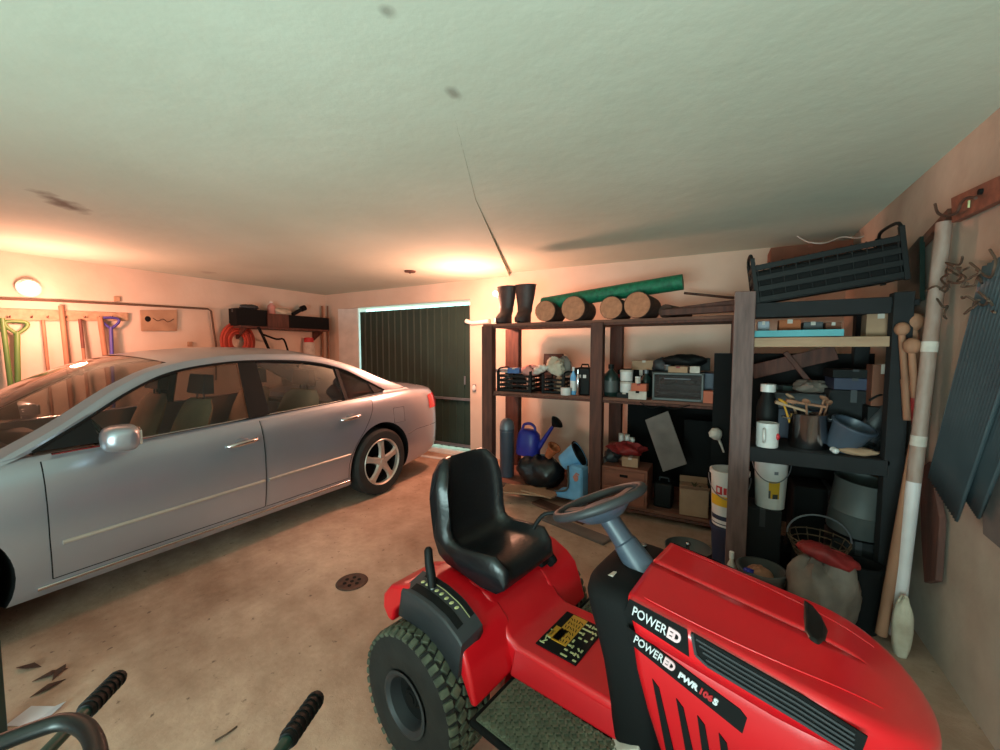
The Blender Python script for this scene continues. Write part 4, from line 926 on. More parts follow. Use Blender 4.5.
# ---- low shelf, left bay
def onl(px_, Y, z=LOW): p = at(px_, 450, Y); p.z = z; return p
o = thing('gas_cylinder', 'tall grey metal cylinder standing at the left end of the low shelf', 'cylinder', onl(507, 3.86), 0)
b = MB(); b.lathe([(0, 0), (.075, 0), (.08, .01), (.08, .50), (.082, .51), (.082, .53), (.078, .535)], n=32); b.build('tube_body', 'greyblue', o, smooth=40)
b = MB(); b.lathe([(.081, .50), (.081, .56), (.07, .61), (.04, .64), (0, .65)], n=32); b.build('domed_cap', 'greymetal', o, smooth=60)
o = lump('refuse_sack', 'black shiny refuse sack under the blue watering can', 'sack', onl(541, 3.76), (.24, .15, .165), 'blackshine', 31, .22)
o = thing('watering_can', 'blue plastic watering can standing on the black sack', 'watering can', onl(528, 3.82, LOW + .285), 0, None, (0, .06, 0)); o.scale = (1.12, 1.12, 1.12)
b = MB(); b.grid([[(cx + rx * math.copysign(abs(math.cos(a)) ** .7, math.cos(a)), ry * math.sin(a), z) for a in [2 * PI * q / 28 for q in range(28)]] for z, cx, rx, ry in ((0, 0, .115, .08), (.01, 0, .12, .085), (.12, 0, .118, .083), (.2, .0, .105, .075), (.235, -.01, .08, .06), (.245, -.01, .05, .04))], cv=True, cap=True); b.build('can_body', 'blue', o, smooth=50)
b = MB(); b.tube(smooth_pts([(-.07, 0, .22), (-.06, 0, .28), (0, 0, .30), (.05, 0, .275), (.06, 0, .23)], 4), .013, 10); b.build('handle', 'blue', o, smooth=60)
b = MB(); b.tube([(.10, 0, .08), (.17, 0, .20), (.235, -.01, .31)], [.028, .02, .015], 12); sp_ = b.build('spout', 'blue', o, smooth=60)
b = MB(); b.X = Matrix.Translation((.245, -.015, .325)) @ Matrix.Rotation(.75, 4, 'Y'); b.lathe([(.015, -.01), (.062, .04), (.066, .05), (.05, .062), (0, .066)], n=24); b.build('rose', 'matteblack', o, smooth=50)
o = bucket('flower_pot', 'orange terracotta pot tipped against the blue watering can', onl(548, 3.70, LOW + .33), .035, .062, .14, 'terracotta', rot=(.2, .62, 0), handle=False, cat='flower pot')
o = bucket('plastic_bucket', 'light blue bucket tipped over with a black inside at the right of the low shelf', onl(563, 3.66, LOW + .30), .075, .125, .20, 'lightblue', rot=(0.1, 1.0, .25), handle=False, rimm='black')
b = MB(); b.lathe([(.0, .01), (.07, .012), (.112, .196)], n=32); b.build('bucket_lining', 'black', o, smooth=50)
o = thing('plastic_container', 'light blue boot-shaped plastic container below the tipped light blue bucket', 'container', onl(572, 3.58, LOW), -.1); o.scale = (1.12, 1.12, 1.12)
b = MB(); b.prism([(-.13, 0), (.11, 0), (.125, .03), (.125, .28), (.03, .30), (-.005, .29), (.0, .12), (-.03, .07), (-.12, .05)], -.07, .07); b.build('container_body', 'lightblue', o, bevel=.02)
b = MB(); b.tube(smooth_pts([(-.12, -.072, .055), (-.03, -.074, .075), (.004, -.074, .13), (.0, -.074, .29)], 4), .008, 8); b.build('trim_edge', 'galv', o, smooth=60)
b = MB(); b.ell((.07, -.072, .20), (.022, .004, .03)); b.box((.06, -.073, .22), (.012, .004, .05), (0, .6, 0)); b.box((.085, -.073, .235), (.03, .004, .01), (0, .5, 0)); b.build('pink_mark', 'pink', o)
for k, (px_, w_, d_, rz) in enumerate(((524, .42, .24, .25), (540, .34, .16, -.15))):
    b = MB(); b.box((0, 0, .008), (w_, d_, .016)); single(b.build('cardboard_sheet', 'tan', bevel=.002), ['wide flat cardboard sheet lying before the black sack', 'narrow flat board on the front edge of the low shelf under the blue container'][k], 'cardboard', onl(px_, 3.52 - .02 * k, LOW + .0005 + .0175 * k), rz, 'sheets on the low shelf')
# ---- low shelf, right bay
o = thing('drawer_unit', 'reddish wooden chest with two drawers on the low shelf', 'drawers', onl(628, 3.78, LOW), 0)
b = MB(); b.box((0, 0, .17), (.40, .30, .34)); b.build('carcass', 'drawerwood', o, bevel=.004)
for k in range(2):
    b = MB(); b.box((0, -.155, .09 + .16 * k), (.36, .014, .135)); dr = b.build('drawer', 'drawerwood', o, bevel=.004)
    b = MB(); b.box((0, -.165, .11 + .16 * k), (.07, .012, .022)); b.build('drawer_handle', 'matteblack', dr, bevel=.003)
DZ_ = LOW + .3415
carton('small_box', 'small brown carton on top of the drawer chest', 'box', onl(631, 3.74, DZ_), .14, .12, .085, 'tan', .05, band='offwhite')
lump('ribbon_heap', 'heap of red ribbons and cloth on the drawer chest', 'cloth', onl(627, 3.80, DZ_ + .086), (.15, .10, .055), 'redmat', 41, .45)
lump('rag', 'dark rag hanging at the left side of the drawer chest top', 'rag', onl(612, 3.80, DZ_ + .0), (.07, .09, .06), 'darkgrey', 43, .3)
for k, px_ in enumerate((621, 627, 632)):
    jar('small_jar', ['leftmost of three small white jars above the red ribbons', 'middle of three small white jars above the red ribbons', 'rightmost of three small white jars above the red ribbons'][k], onl(px_, 3.86, DZ_ + .165 + .01 * (k == 1)), .023, .10 - .015 * k, 'white', 'offwhite', 'jar', 'small white jars on the drawer chest')
carton('dark_box', 'dark box behind the red ribbons on the drawer chest', 'box', onl(622, 3.9, DZ_ + .0), .22, .10, .16, 'brownbox')
q = [at(645, 420, 3.62), at(668, 411, 3.66), at(687, 464, 3.66), at(663, 472, 3.62)]
b = MB(); b.slab(q, (0, .012, 0)); b_ = b.build('board', 'purplish', bevel=.003); b_.name = 'cardboard_sheet'; tag(b_, 'pale grey tilted board leaning out of the right bay of the low shelf', 'board')
b = MB(); b.box((0, 0, .38), (.34, .02, .76)); single(b.build('dark_board', 'matteblack', bevel=.003), 'large dark green panel leaning behind the tilted pale board', 'panel', onl(704, 4.0, LOW), 0, rot=(-.06, 0, 0))
carton('cardboard_box', 'tan cardboard box with dry leaves on the low shelf left of the paint buckets', 'box', onl(695, 3.76), .22, .20, .23, 'tan', .1, flaps=True)
for k in range(5):
    b = MB(); a = k * 1.2; b.slab([(0, 0, 0), (.03, -.012, .02), (.07, 0, .03), (.03, .012, .02)], (0, 0, .002)); single(b.build('dry_leaf', 'leaf'), 'dry brown leaf poking out of the tan cardboard box', 'leaf', onl(693 + 2 * k, 3.70, LOW + .22), 0, 'leaves in the cardboard box', (0, -.4, a))
b = MB(); b.lathe([(0, 0), (.04, .02), (.05, .05), (.035, .08), (.012, .10)], n=20); b.tube([(0, 0, .09), (.01, 0, .15), (.02, 0, .2)], [.012, .008, .006], 8); single(b.build('ladle', 'offwhite', smooth=60), 'pale wooden ladle hanging beside the paint bucket', 'ladle', at(712, 428, 3.5), 0, rot=(0, 2.6, 0))
# round sieve on the floor
o = thing('metal_sieve', 'round metal bowl on the floor between steering wheel and grey post', 'bowl', at(688, 556, 3.0).lerp(at(688, 556, 3.0), 1), 0); o.location = atz(688, 545, .10)
o.location.z = 0
b = MB(); b.lathe([(0, .004), (.12, .004), (.15, .05), (.155, .09), (.15, .09), (.145, .05), (.115, .01), (0, .01)], n=36); b.build('bowl_body', 'galv', o, smooth=40)
b = MB(); b.cyl((0, 0, .01), (.0, 0, .10), .012, n=12); b.ell((0, 0, .11), (.02, .02, .015)); b.build('centre_knob', 'steel', o, smooth=50)

# ------------------------------------------------------------------ right rack contents
o = crate('plastic_crate', 'large black slatted crate tipped on top of the tall dark rack', (.485, 3.05, 1.832), .68, .38, .25, rot=(.06, -.145, .0))
b = MB(); b.box((0, 0, .10), (.64, .34, .18)); b.build('crate_filling', 'matteblack', o, bevel=.01)
SH = 1.576
for k, (x0, x1, y0, m_, lb_) in enumerate(((757, 769, 320, 'greymetal', 'grey tin at the left end of the pale pine shelf'), (778, 800, 319, 'terracotta', 'orange block standing in for the lit wall in the gap behind the blue foam'), (802, 822, 322, 'darkgrey', 'dark block beside the orange one on the pale pine shelf'), (824, 840, 323, 'brownbox', 'brown block behind the right end of the blue foam'), (864, 893, 316, 'tan', 'tan box at the right end of the pale pine shelf'))):  # orange block's colour stands in for warm-lit wall showing through a gap
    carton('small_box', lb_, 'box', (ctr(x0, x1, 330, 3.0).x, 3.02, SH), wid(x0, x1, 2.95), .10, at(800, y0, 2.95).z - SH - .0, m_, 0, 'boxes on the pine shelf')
b = MB(); b.box((0, 0, .02), (wid(752, 841, 2.86), .10, .038)); single(b.build('foam_strip', 'cyan', bevel=.003), 'pale blue foam strip lying along the front of the pine shelf', 'foam', (ctr(752, 841, 336, 2.86).x, 2.89, SH), 0)
BS = .9165
def onb(px_, Y, z=BS): p = at(px_, 440, Y); p.z = z; return p
o = thing('mug', 'white mug with a red mark on the lower shelf beside the grey post', 'mug', onb(767, 2.88), 0)
r_ = wid(756, 779, 2.88) / 2
b = MB(); b.lathe([(0, 0), (r_ * .94, 0), (r_, .008), (r_, .145), (r_ - .005, .147), (r_ - .006, .01), (0, .008)], n=32); b.build('mug_body', 'white', o, smooth=50)
b = MB(); b.tube(smooth_pts([(-.02, -r_ + .004, .115), (-.022, -r_ - .03, .105), (-.022, -r_ - .035, .06), (-.02, -r_ + .004, .035)], 4), .008, 8); b.build('mug_handle', 'white', o, smooth=60)
b = MB(); b.ell((r_ * .85, -r_ * .55, .07), (.012, .012, .02)); b.build('red_mark', 'redlabel', o, smooth=50)
bottle('bottle', 'black bottle with a white cap behind the white mug', onb(766, 3.05), .06, .37, 'black', 'white', .55)
o = thing('cooking_pot', 'tall steel cooking pot full of wooden spoons on the lower shelf', 'pot', onb(807, 2.98), 0)
b = MB(); b.lathe([(0, 0), (.09, 0), (.095, .01), (.095, .20), (.099, .205), (.092, .205), (.09, .01), (0, .008)], n=36); b.build('pot_body', 'steel', o, smooth=40)
for sg in (-1, 1): b = MB(); b.tube([(sg * .09, -.03, .17), (sg * .125, -.02, .175), (sg * .125, .02, .175), (sg * .09, .03, .17)], .006, 8); b.build('pot_handle', 'steel', o, smooth=60)
spoons = [((-.05, 0, .02), (-.13, -.03, .27)), ((0, .03, .02), (-.09, .02, .30)), ((.02, -.02, .02), (.07, -.01, .30)), ((.0, -.03, .02), (-.02, -.05, .28)), ((.04, .02, .02), (.10, .05, .27))]
for k, (a_, c_) in enumerate(spoons):
    b = MB(); a_, c_ = Vector(a_), Vector(c_); b.tube([a_, c_], .006, 8); b.ell(c_, (.03, .022, .010), 12, 8, (0, .6, .4 * k)); single(b.build('wooden_spoon', ['amber' if k == 0 else 'tan'][0] if k < 2 else 'handle', smooth=60), ['pale wooden spoon leaning far left out of the steel pot', 'wooden spoon standing behind the leftmost one in the steel pot', 'wooden spoon leaning right in the steel pot', 'wooden spoon in the middle of the steel pot', 'wooden spoon leaning farthest right out of the steel pot'][k], 'spoon', onb(807, 2.98), 0, 'spoons in the steel pot')
o = bucket('enamel_pan', 'grey-blue deep pan tipped to the right of the steel pot', onb(840, 2.96, BS + .02), .07, .10, .16, 'greyblue', rot=(.25, .35, 0), handle=False, cat='pan')
o = thing('sander', 'grey rounded power tool leaning upright at the right of the lower shelf', 'power tool', onb(858, 3.08, BS), 0, None, (0, .42, 0))
b = MB(); b.grid([[(rx * math.cos(a), ry * math.sin(a), z) for a in [2 * PI * q / 20 for q in range(20)]] for z, rx, ry in ((.0, .03, .03), (.02, .055, .05), (.10, .06, .055), (.2, .05, .045), (.27, .04, .04), (.30, .02, .02))], cv=True, cap=True); b.build('tool_body', 'darkgrey', o, smooth=50)
b = MB(); b.lathe([(.061, .05), (.064, .06), (.061, .07)], n=20); b.build('collar', 'matteblack', o, smooth=50)
b = MB(); b.tube(smooth_pts([(0, 0, .30), (-.02, 0, .34), (-.06, -.02, .33), (-.09, -.03, .28)], 4), .006, 8); b.build('cable', 'black', o, smooth=60)
lump('glove', 'tan work glove lying at the front of the lower shelf', 'glove', onb(858, 2.90), (.085, .05, .022), 'tan', 61, .2)
for k in range(2): b = MB(); b.ell((0, 0, .016), (.018, .018, .016)); single(b.build('golf_ball', 'white', smooth=60), ['small white ball at the shelf front, upper of two left of the tan glove', 'small white ball at the very edge of the lower shelf left of the tan glove'][k], 'ball', onb(834 + 2 * k, 2.90 - .035 * k), 0, 'white balls on the lower shelf')
for k, (px_, Y, w_, h_, z_, m_, lb_) in enumerate(((795, 3.30, .36, .20, BS, 'navy', 'dark blue-black box behind the steel pot'), (795, 3.30, .30, .10, BS + .202, 'darkgrey', 'dark grey box stacked upon the dark box behind the steel pot'), (846, 3.25, .24, .34, BS, 'darkshelf', 'tall dark box behind the grey-blue pan'), (846, 3.25, .20, .07, BS + .342, 'navy', 'flat dark blue box topmost of the stack behind the pan'), (846, 3.25, .22, .05, BS + .414, 'black', 'flat black box just under the pine shelf behind the pan'))):
    carton('dark_box', lb_, 'box', onb(px_, Y, z_), w_, .2, h_, m_, .02 * k, 'dark boxes on the lower shelf', band='darkgrey')
carton('small_box', 'dusty red box standing high at the right of the lower shelf', 'box', onb(876, 3.12, BS + .26), .095, .12, .24, 'brownbox', 0)
carton('small_box', 'slim tan box beside the dusty red box by the right post', 'box', onb(889, 3.10, BS + .26), .05, .12, .24, 'tan', 0)
carton('dark_box', 'black box carrying the dusty red and slim tan boxes', 'box', onb(880, 3.14, BS), .17, .18, .258, 'black', 0, band='darkgrey')
b = MB(); b.bar(at(752, 372, 3.4), at(836, 352, 3.4), .02, .10); b.bar(at(785, 352, 3.36), at(814, 388, 3.36), .03, .03); tag(b.build('leaning_boards', 'brownwood', bevel=.003), 'brown boards leaning crosswise behind the pine frame', 'board')
# paint buckets
def paint_bucket(label, px0, px1, ybase, Y, zb_, h_, group, side_):
    r_ = wid(px0, px1, Y) / 2 * .94
    p = ctr(px0, px1, ybase, Y); p.z = zb_
    o = bucket('paint_bucket', label, p, r_ * .86, r_, h_, 'white', group)
    b = MB()
    def lab(a0, a1, z0, z1, k=1.004):
        n = 8; b.grid([[((r_ * (.86 + .14 * z / h_) * k) * math.cos(a0 + (a1 - a0) * i / n), (r_ * (.86 + .14 * z / h_) * k) * math.sin(a0 + (a1 - a0) * i / n), z) for z in (z0, (z0 + z1) / 2, z1)] for i in range(n + 1)])
    return o, lab, b, r_, h_
BB = .52
o, lab, b, r_, h_ = paint_bucket('white paint bucket with red and yellow label, left of the grey post', 707, 748, 530, 3.05, .33, .37, 'white paint buckets', -1)
lab(-2.9, -1.6, .14, .21); b.build('label', 'yellow', o, smooth=60)
b = MB(); 
def lab2(o_, r_, h_, a0, a1, z0, z1, m_, k=1.006):
    b = MB(); n = 8; b.grid([[((r_ * (.86 + .14 * z / h_) * k) * math.cos(a0 + (a1 - a0) * i / n), (r_ * (.86 + .14 * z / h_) * k) * math.sin(a0 + (a1 - a0) * i / n), z) for z in (z0, (z0 + z1) / 2, z1)] for i in range(n + 1)]); return b.build('label', m_, o_, smooth=60)
lab2(o, r_, h_, -2.35, -1.95, .22, .275, 'redlabel'); lab2(o, r_, h_, -2.25, -2.10, .232, .263, 'white', 1.009); lab2(o, r_, h_, -1.88, -1.7, .225, .27, 'redlabel')
lab2(o, r_, h_, -2.9, -1.6, .045, .075, 'navy'); lab2(o, r_, h_, -2.9, -1.6, .015, .022, 'navy')
p = ctr(709, 746, 560, 3.05); bucket('plastic_bucket', 'dark blue bucket under the left white paint bucket', (p.x, 3.05, 0), .09, .108, .325, 'navy', handle=False)
o, lab, b, r_, h_ = paint_bucket('white paint bucket with a yellow picture label right of the grey post', 750, 787, 527, 3.05, .50, .33, 'white paint buckets', 1)
lab2(o, r_, h_, -1.75, -1.05, .07, .18, 'yellow'); lab2(o, r_, h_, -1.75, -1.62, .07, .12, 'galv', 1.009); lab2(o, r_, h_, -1.5, -1.15, .07, .10, 'darkgrey', 1.009); lab2(o, r_, h_, -1.45, -1.2, .225, .245, 'greymetal')
carton('wooden_crate', 'dark wooden box under the right white paint bucket', 'box', (.235, 3.06, 0), .20, .22, .498, 'darkshelf', 0, band='darkgrey')
# round tub with yellow lump
p = atz(771, 590, .12); p.z = 0
o = bucket('garden_tub', 'grey round tub on the floor behind the red hood', (.215, 2.64, 0), .09, .115, .27, 'galv', handle=False, cat='tub')
lump('sponge', 'yellow-brown round sponge inside the grey tub', 'sponge', (.205, 2.64, .16), (.07, .07, .06), 'yellow', 71, .1)
bpy.data.objects['sponge'].data.materials.clear(); bpy.data.objects['sponge'].data.materials.append(M['handle'])
lump('blue_rag', 'small bright blue rag on the near rim of the grey tub', 'rag', (.15, 2.56, .262), (.025, .02, .012), 'blue', 72, .3)
bottle('bottle', 'small white bottle between grey post and round tub', (.07, 2.70, .0), .03, .30, 'offwhite', 'white')
# sack with red cloth in a bin
o = bucket('rubbish_bin', 'black open bin in the corner under the lower shelf', (.68, 2.765, 0), .07, .08, .36, 'matteblack', handle=False, cat='bin')
lump('plastic_sack', 'grey crumpled plastic sack standing behind the red hood', 'sack', (.475, 2.60, 0), (.15, .13, .23), 'sack', 81, .26)
lump('cushion', 'dull red cloth bundle lying on the grey plastic sack', 'cloth', (.485, 2.58, .405), (.13, .06, .04), 'redmat', 82, .2, None, (0, .25, 0))
o = thing('wire_basket', 'dark wire basket with an arched handle behind the grey plastic sack', 'basket', (.50, 2.86, .30), 0)
b = MB()
for k in range(4): r_ = .10 + .015 * k; b.tube([(r_ * math.cos(a), r_ * math.sin(a), .01 + .035 * k) for a in [2 * PI * q / 24 for q in range(24)]], .004, 6, closed=True)
for k in range(14): a = 2 * PI * k / 14; b.tube([(.10 * math.cos(a), .10 * math.sin(a), 0), (.15 * math.cos(a), .15 * math.sin(a), .12)], .003, 5)
b.lathe([(0, .005), (.10, .005)], n=24)
b.build('basket_body', 'wicker', o); b = MB(); b.tube([(.148 * math.cos(a), 0, .12 + .13 * math.sin(a)) for a in [PI * q / 16 for q in range(17)]], .005, 6); b.build('handle', 'greymetal', o, smooth=60)
carton('dark_box', 'black box under the wire basket', 'box', (.50, 2.92, 0), .20, .22, .30, 'matteblack', 0, band='darkgrey')
o = thing('tin_drum', 'grey tin drum tilted at the right end below the lower shelf', 'drum', (.70, 3.10, .42), 0, None, (.05, .10, 0))
b = MB(); b.lathe([(0, 0), (.13, 0), (.135, .01), (.135, .12), (.139, .13), (.135, .14), (.135, .31), (.14, .32), (.13, .32), (.125, .01)], n=36); b.build('drum_body', 'galv', o, smooth=40)
carton('small_box', 'tan box standing at the back right, over the tin drum', 'box', (at(872, 487, 3.35).x, 3.35, .62), .14, .1, .15, 'tan', 0)
carton('dark_box', 'tall dark box in the back corner under the tan box', 'box', (.62, 3.36, 0), .40, .24, .60, 'matteblack', 0, band='darkgrey')
carton('dark_box', 'dark box under the tilted tin drum', 'box', (.70, 3.06, 0), .24, .22, .40, 'darkshelf', 0, band='darkgrey')
bpy.data.objects['tin_drum'].location = (.70, 3.06, .425)

# ------------------------------------------------------------------ right wall
XW = XR - .012
P_ = lambda x, y, X=XW: atx(x, y, X)
carton('brown_box', 'brown board box under the ceiling in the far right corner', 'box', (.60, 4.45, 2.27), .56, .30, .13, 'brownbox', 0, band='drawerwood')
b = MB(); pts = [at(x, y, 4.24) for x, y in ((797, 236), (808, 242), (825, 243), (842, 237), (858, 238), (874, 232))]; b.tube(smooth_pts(pts, 4), .006, 6); tag(b.build('white_cable', 'offwhite', smooth=60), 'thin white cable sagging below the ceiling in front of the brown box', 'cable')
o = thing('coat_rack', 'brown wooden hook board on the right wall, top right', 'coat rack', P_(985, 200))
Q = [P_(960, 197), P_(1015, 172), P_(1015, 197), P_(961, 222)]
loc = o.location.copy()
b = MB(); b.slab([q - loc for q in Q], (-.03, 0, 0)); b.build('rack_board', 'drawerwood', o, bevel=.003)
b = MB(); c = P_(993, 190) - loc; b.cyl(c + Vector((-.03, 0, 0)), c + Vector((-.04, 0, 0)), .012, n=12); b.build('knot', 'matteblack', o)
b = MB(); c = P_(981, 199) - loc + Vector((-.035, 0, 0)); b.bar(c, c + Vector((-.0, 0, -.03)), .006, .006); b.build('hook_stub', 'cream', o)
b = MB(); b.tube(smooth_pts([P_(x, y, .86) - loc for x, y in ((935, 204), (938, 213), (947, 216), (957, 212), (961, 203), (967, 198), (976, 198))], 4), .006, 8); b.build('hook', 'rust', o, smooth=60)
b = MB(); b.bar(P_(905, 262, .91), P_(952, 212, .91), .03, .04); tag(b.build('wall_batten', 'planks', bevel=.002), 'short slanting batten on the right wall beside the black crate', 'batten')
b = MB(); b.slab([P_(902, 262, .90), P_(925, 236, .90), P_(925, 300, .90), P_(902, 310, .90)], (-.02, 0, 0)); tag(b.build('dark_board', 'darkgreen'), 'dark green board between the black crate and the pale pole', 'board')
# poles leaning in the corner of rack and wall
tp_, ft = Vector((.885, 2.72, P_(938, 226, .885).z)), Vector((.79, 2.66, .02))
md = ft.lerp(tp_, .40)
o = thing('pole', 'long pale taped pole leaning against the right wall, white lower half', 'pole', ft)
b = MB(); b.tube([md - ft, md.lerp(tp_, .35) - ft, md.lerp(tp_, .7) - ft, tp_ - ft], [.029, .029, .028, .029], 16); b.build('upper_shaft', 'pole', o, smooth=50)
b = MB(); b.tube([ft.lerp(tp_, .02) - ft, md - ft], [.027, .028], 16); b.build('lower_sleeve', 'polewhite', o, smooth=50)
for f_ in (.50, .72):
    c = ft.lerp(tp_, f_) - ft; d_ = (tp_ - ft).normalized(); b = MB(); b.tube([c - d_ * .03, c + d_ * .02], .0305, 16); b.build('tape_wrap', 'offwhite', o, smooth=40)
lump('cloth_wrap', 'cream cloth bundled round the foot of the pale pole', 'cloth', (.795, 2.60, .0), (.038, .036, .16), 'cloth', 91, .12)
a_, c_ = at(928, 372, 2.74), at(884, 618, 2.66)
o = thing('pole', 'plain brown wooden pole left of the pale taped pole', 'pole', c_)
b = MB(); b.tube([Vector((0, 0, 0)) - (a_ - c_) * .07, (a_ - c_)], [.024, .022], 12); b.build('shaft', 'handle', o, smooth=50)
b = MB(); d_ = (a_ - c_).normalized(); b.tube([(a_ - c_), (a_ - c_) + d_ * .02], [.022, .014], 12); b.build('rounded_end', 'handle', o, smooth=50)
for k, (bx, by, hx, hy, rr2, Yk, lb_) in enumerate(((912, 346, 918, 440, 10, 2.74, 'wooden tool with round knob and red grip, front one of three beside the rack'), (902, 329, 908, 420, 8.5, 2.80, 'wooden tool with a small round knob, leftmost of three beside the rack'), (914, 322, 926, 415, 11, 2.86, 'wooden tool with the highest knob, rearmost of three beside the rack'))):
    c = at(bx, by, Yk); e = at(hx, hy, Yk); r_ = rr2 * (at(900, 350, Yk) - at(899, 350, Yk)).length * .95
    o = thing('knobbed_tool', lb_, 'tool', c, 0, 'knobbed wooden tools')
    b = MB(); b.ell((0, 0, 0), (r_, r_, r_ * 1.15), 16, 12); b.build('knob', 'handle', o, smooth=60)
    b = MB(); b.tube([(0, 0, -r_ * .8), (e - c) * .55], [.014, .016], 10); b.build('tool_shaft', 'handle', o, smooth=50)
    b = MB(); b.tube([(e - c) * .55, (e - c)], [.019, .019], 10); b.build('grip', 'redmat' if k == 0 else 'handle', o, smooth=50)
# corrugated sheets
def sheet(label, bl, br, tr_, tl, X0, n):
    b = MB(); P = []
    for i in range(n * 4 + 1):
        f = i / (n * 4); row = []
        for j in range(9):
            g = j / 8
            x = (bl[0] * (1 - f) + br[0] * f) * (1 - g) + (tl[0] * (1 - f) + tr_[0] * f) * g
            y = (bl[1] * (1 - f) + br[1] * f) * (1 - g) + (tl[1] * (1 - f) + tr_[1] * f) * g
            p = P_(x, y, X0 + .03 * g); p.x += .008 * math.sin(f * n * 2 * PI); row.append(p)
        P.append(row)
    b.grid(P); o = b.build('corrugated_sheet', 'sheet', smooth=60); s_ = o.modifiers.new('s', 'SOLIDIFY'); s_.thickness = .002
    return tag(o, label, 'corrugated sheet', 'corrugated sheets on the right wall')
sheet('blue-grey corrugated sheet hanging on the right wall, the larger left one with the lower tip', (929, 476), (958, 522), (1060, 225), (982, 268), .845, 15)
sheet('blue-grey corrugated sheet on the right wall, the narrow right one overlapped by the other', (966, 498), (980, 519), (1090, 250), (1050, 240), .87, 9)
random.seed(11)
for k in range(13):
    x, y = 936 + 58 * random.random(), 268 + 34 * random.random()
    pts = [P_(x, y, .84)]
    for q in range(4):
        x += random.uniform(-12, 14); y += random.uniform(-11, 9); pts.append(P_(x, y, .84 + random.uniform(-.02, .03)))
    b = MB(); b.tube(smooth_pts(pts, 3), .0045, 5); tag(b.build('dry_twig', 'twig', smooth=60), 'dry curled brown twig above the corrugated sheets', 'twig', 'dry twigs on the right wall')
b = MB(); b.slab([P_(926, 470), P_(936, 462), P_(947, 520), P_(943, 582), P_(931, 584), P_(928, 540)], (-.025, 0, 0)); tag(b.build('wood_offcut', 'brownwood', bevel=.003), 'dark brown wood offcut propped on the right wall behind the pale pole', 'wood offcut')
b = MB(); b.slab([P_(988, 445), P_(1020, 410), P_(1020, 560), P_(990, 535)], (-.02, 0, 0)); tag(b.build('grey_slab', 'purplish', bevel=.003), 'grey slab on the right wall at the right edge of the photo', 'slab')

# ------------------------------------------------------------------ left wall
XLW = XL + .012
L_ = lambda x, y, X=XLW: atx(x, y, X)
o = thing('tool_rail', 'long wooden tool rail on the left wall above the car bonnet', 'tool rail', L_(60, 317)); loc = o.location.copy()
b = MB(); b.slab([L_(-60, 306) - loc, L_(127, 313) - loc, L_(127, 321) - loc, L_(-60, 321) - loc], (.03, 0, 0)); b.build('rail_board', 'palewood', o, bevel=.003)
for x in (8, 30, 46, 64, 83, 97, 110): b = MB(); c = L_(x, 318) - loc; b.tube([c + Vector((.03, 0, .01)), c + Vector((.07, 0, 0)), c + Vector((.08, 0, .02))], .005, 6); b.build('rail_hook', 'rust', o)
def hand_tool(name, label, x0, y0, x1, y1, m1, m2, r_, top=None, head='spade', split=.5):
    a_, c_ = L_(x0, y0, XLW + .07), L_(x1, y1, XLW + .10)
    d_ = (c_ - a_); d_.x = max(d_.x, .02); f_ = (a_.z - .25) / (a_.z - c_.z); ft = a_ + d_ * f_; ft.x = min(ft.x, -5.6)
    o = thing(name, label, name.replace('_', ' '), ft, 0, 'long-handled tools on the left wall')
    a2 = a_ - ft; m_ = a2 * (1 - split)
    b = MB(); b.tube([a2, m_], r_, 10); b.build('handle', m1, o, smooth=50)
    b = MB(); b.tube([m_, Vector((0, 0, 0))], r_ * .95, 10); b.build('shaft', m2, o, smooth=50)
    if top:
        b = MB(); b.tube(smooth_pts([a2 + Vector((0, 0, -.02)), a2 + Vector((0, -.065, .05)), a2 + Vector((0, -.06, .10)), a2 + Vector((0, .06, .10)), a2 + Vector((0, .065, .05)), a2 + Vector((0, 0, -.02))], 4), r_ * .8, 8); b.build('d_grip', top, o, smooth=60)
    b = MB()
    if head == 'spade': b.slab([(0, -.08, .0), (0, .08, 0), (0, .075, -.20), (0, 0, -.25), (0, -.075, -.20)], (.006, 0, 0))
    else:
        b.bar((0, -.15, 0), (0, .15, 0), .02, .02)
        for q in range(8): b.bar((0, -.14 + .04 * q, 0), (.04, -.14 + .04 * q, -.10), .006, .006)
    b.build('head', 'greymetal', o)
hand_tool('garden_rake', 'green-handled rake, leftmost of the tools on the left wall', 2, 318, 12, 396, 'green', 'matteblack', .020, None, 'rake', .82)
hand_tool('garden_fork', 'fork with a pale green D-shaped grip, second tool from the left', 17, 332, 18, 392, 'green', 'matteblack', .022, 'green', 'rake', .86)
hand_tool('hoe', 'thin wooden-handled tool in the gap right of the green-gripped fork', 43, 320, 49, 380, 'handle', 'handle', .014, None, 'rake')
hand_tool('broom', 'tall pale wooden-handled tool reaching above the rail', 61, 306, 68, 372, 'handle', 'handle', .022, None, 'rake')
hand_tool('hoe', 'tool with dark top hanging between two pale wooden handles', 80, 319, 85, 366, 'brownwood', 'handle', .016, None, 'spade', .2)
hand_tool('shovel', 'thick brown-handled tool just left of the blue-gripped spade', 100, 317, 106, 360, 'handle', 'handle', .026, None, 'spade')
hand_tool('spade', 'spade with a blue D-shaped grip, rightmost on the left wall', 111, 327, 112, 358, 'bluehandle', 'matteblack', .018, 'bluehandle', 'spade', .92)
b = MB(); pts = [L_(*q_, XLW + .03) for q_ in ((-40, 297), (60, 301), (140, 305), (208, 309), (211, 311), (213, 325), (216, 345), (216, 380))]; b.tube(pts, .013, 8); tag(b.build('conduit', 'twig', smooth=50), 'thin conduit running along the left wall and turning down beside the pale panel', 'conduit')
o = thing('wall_panel', 'pale rectangular panel with a dark scribble on the left wall', 'panel', L_(158, 320)); loc = o.location.copy()
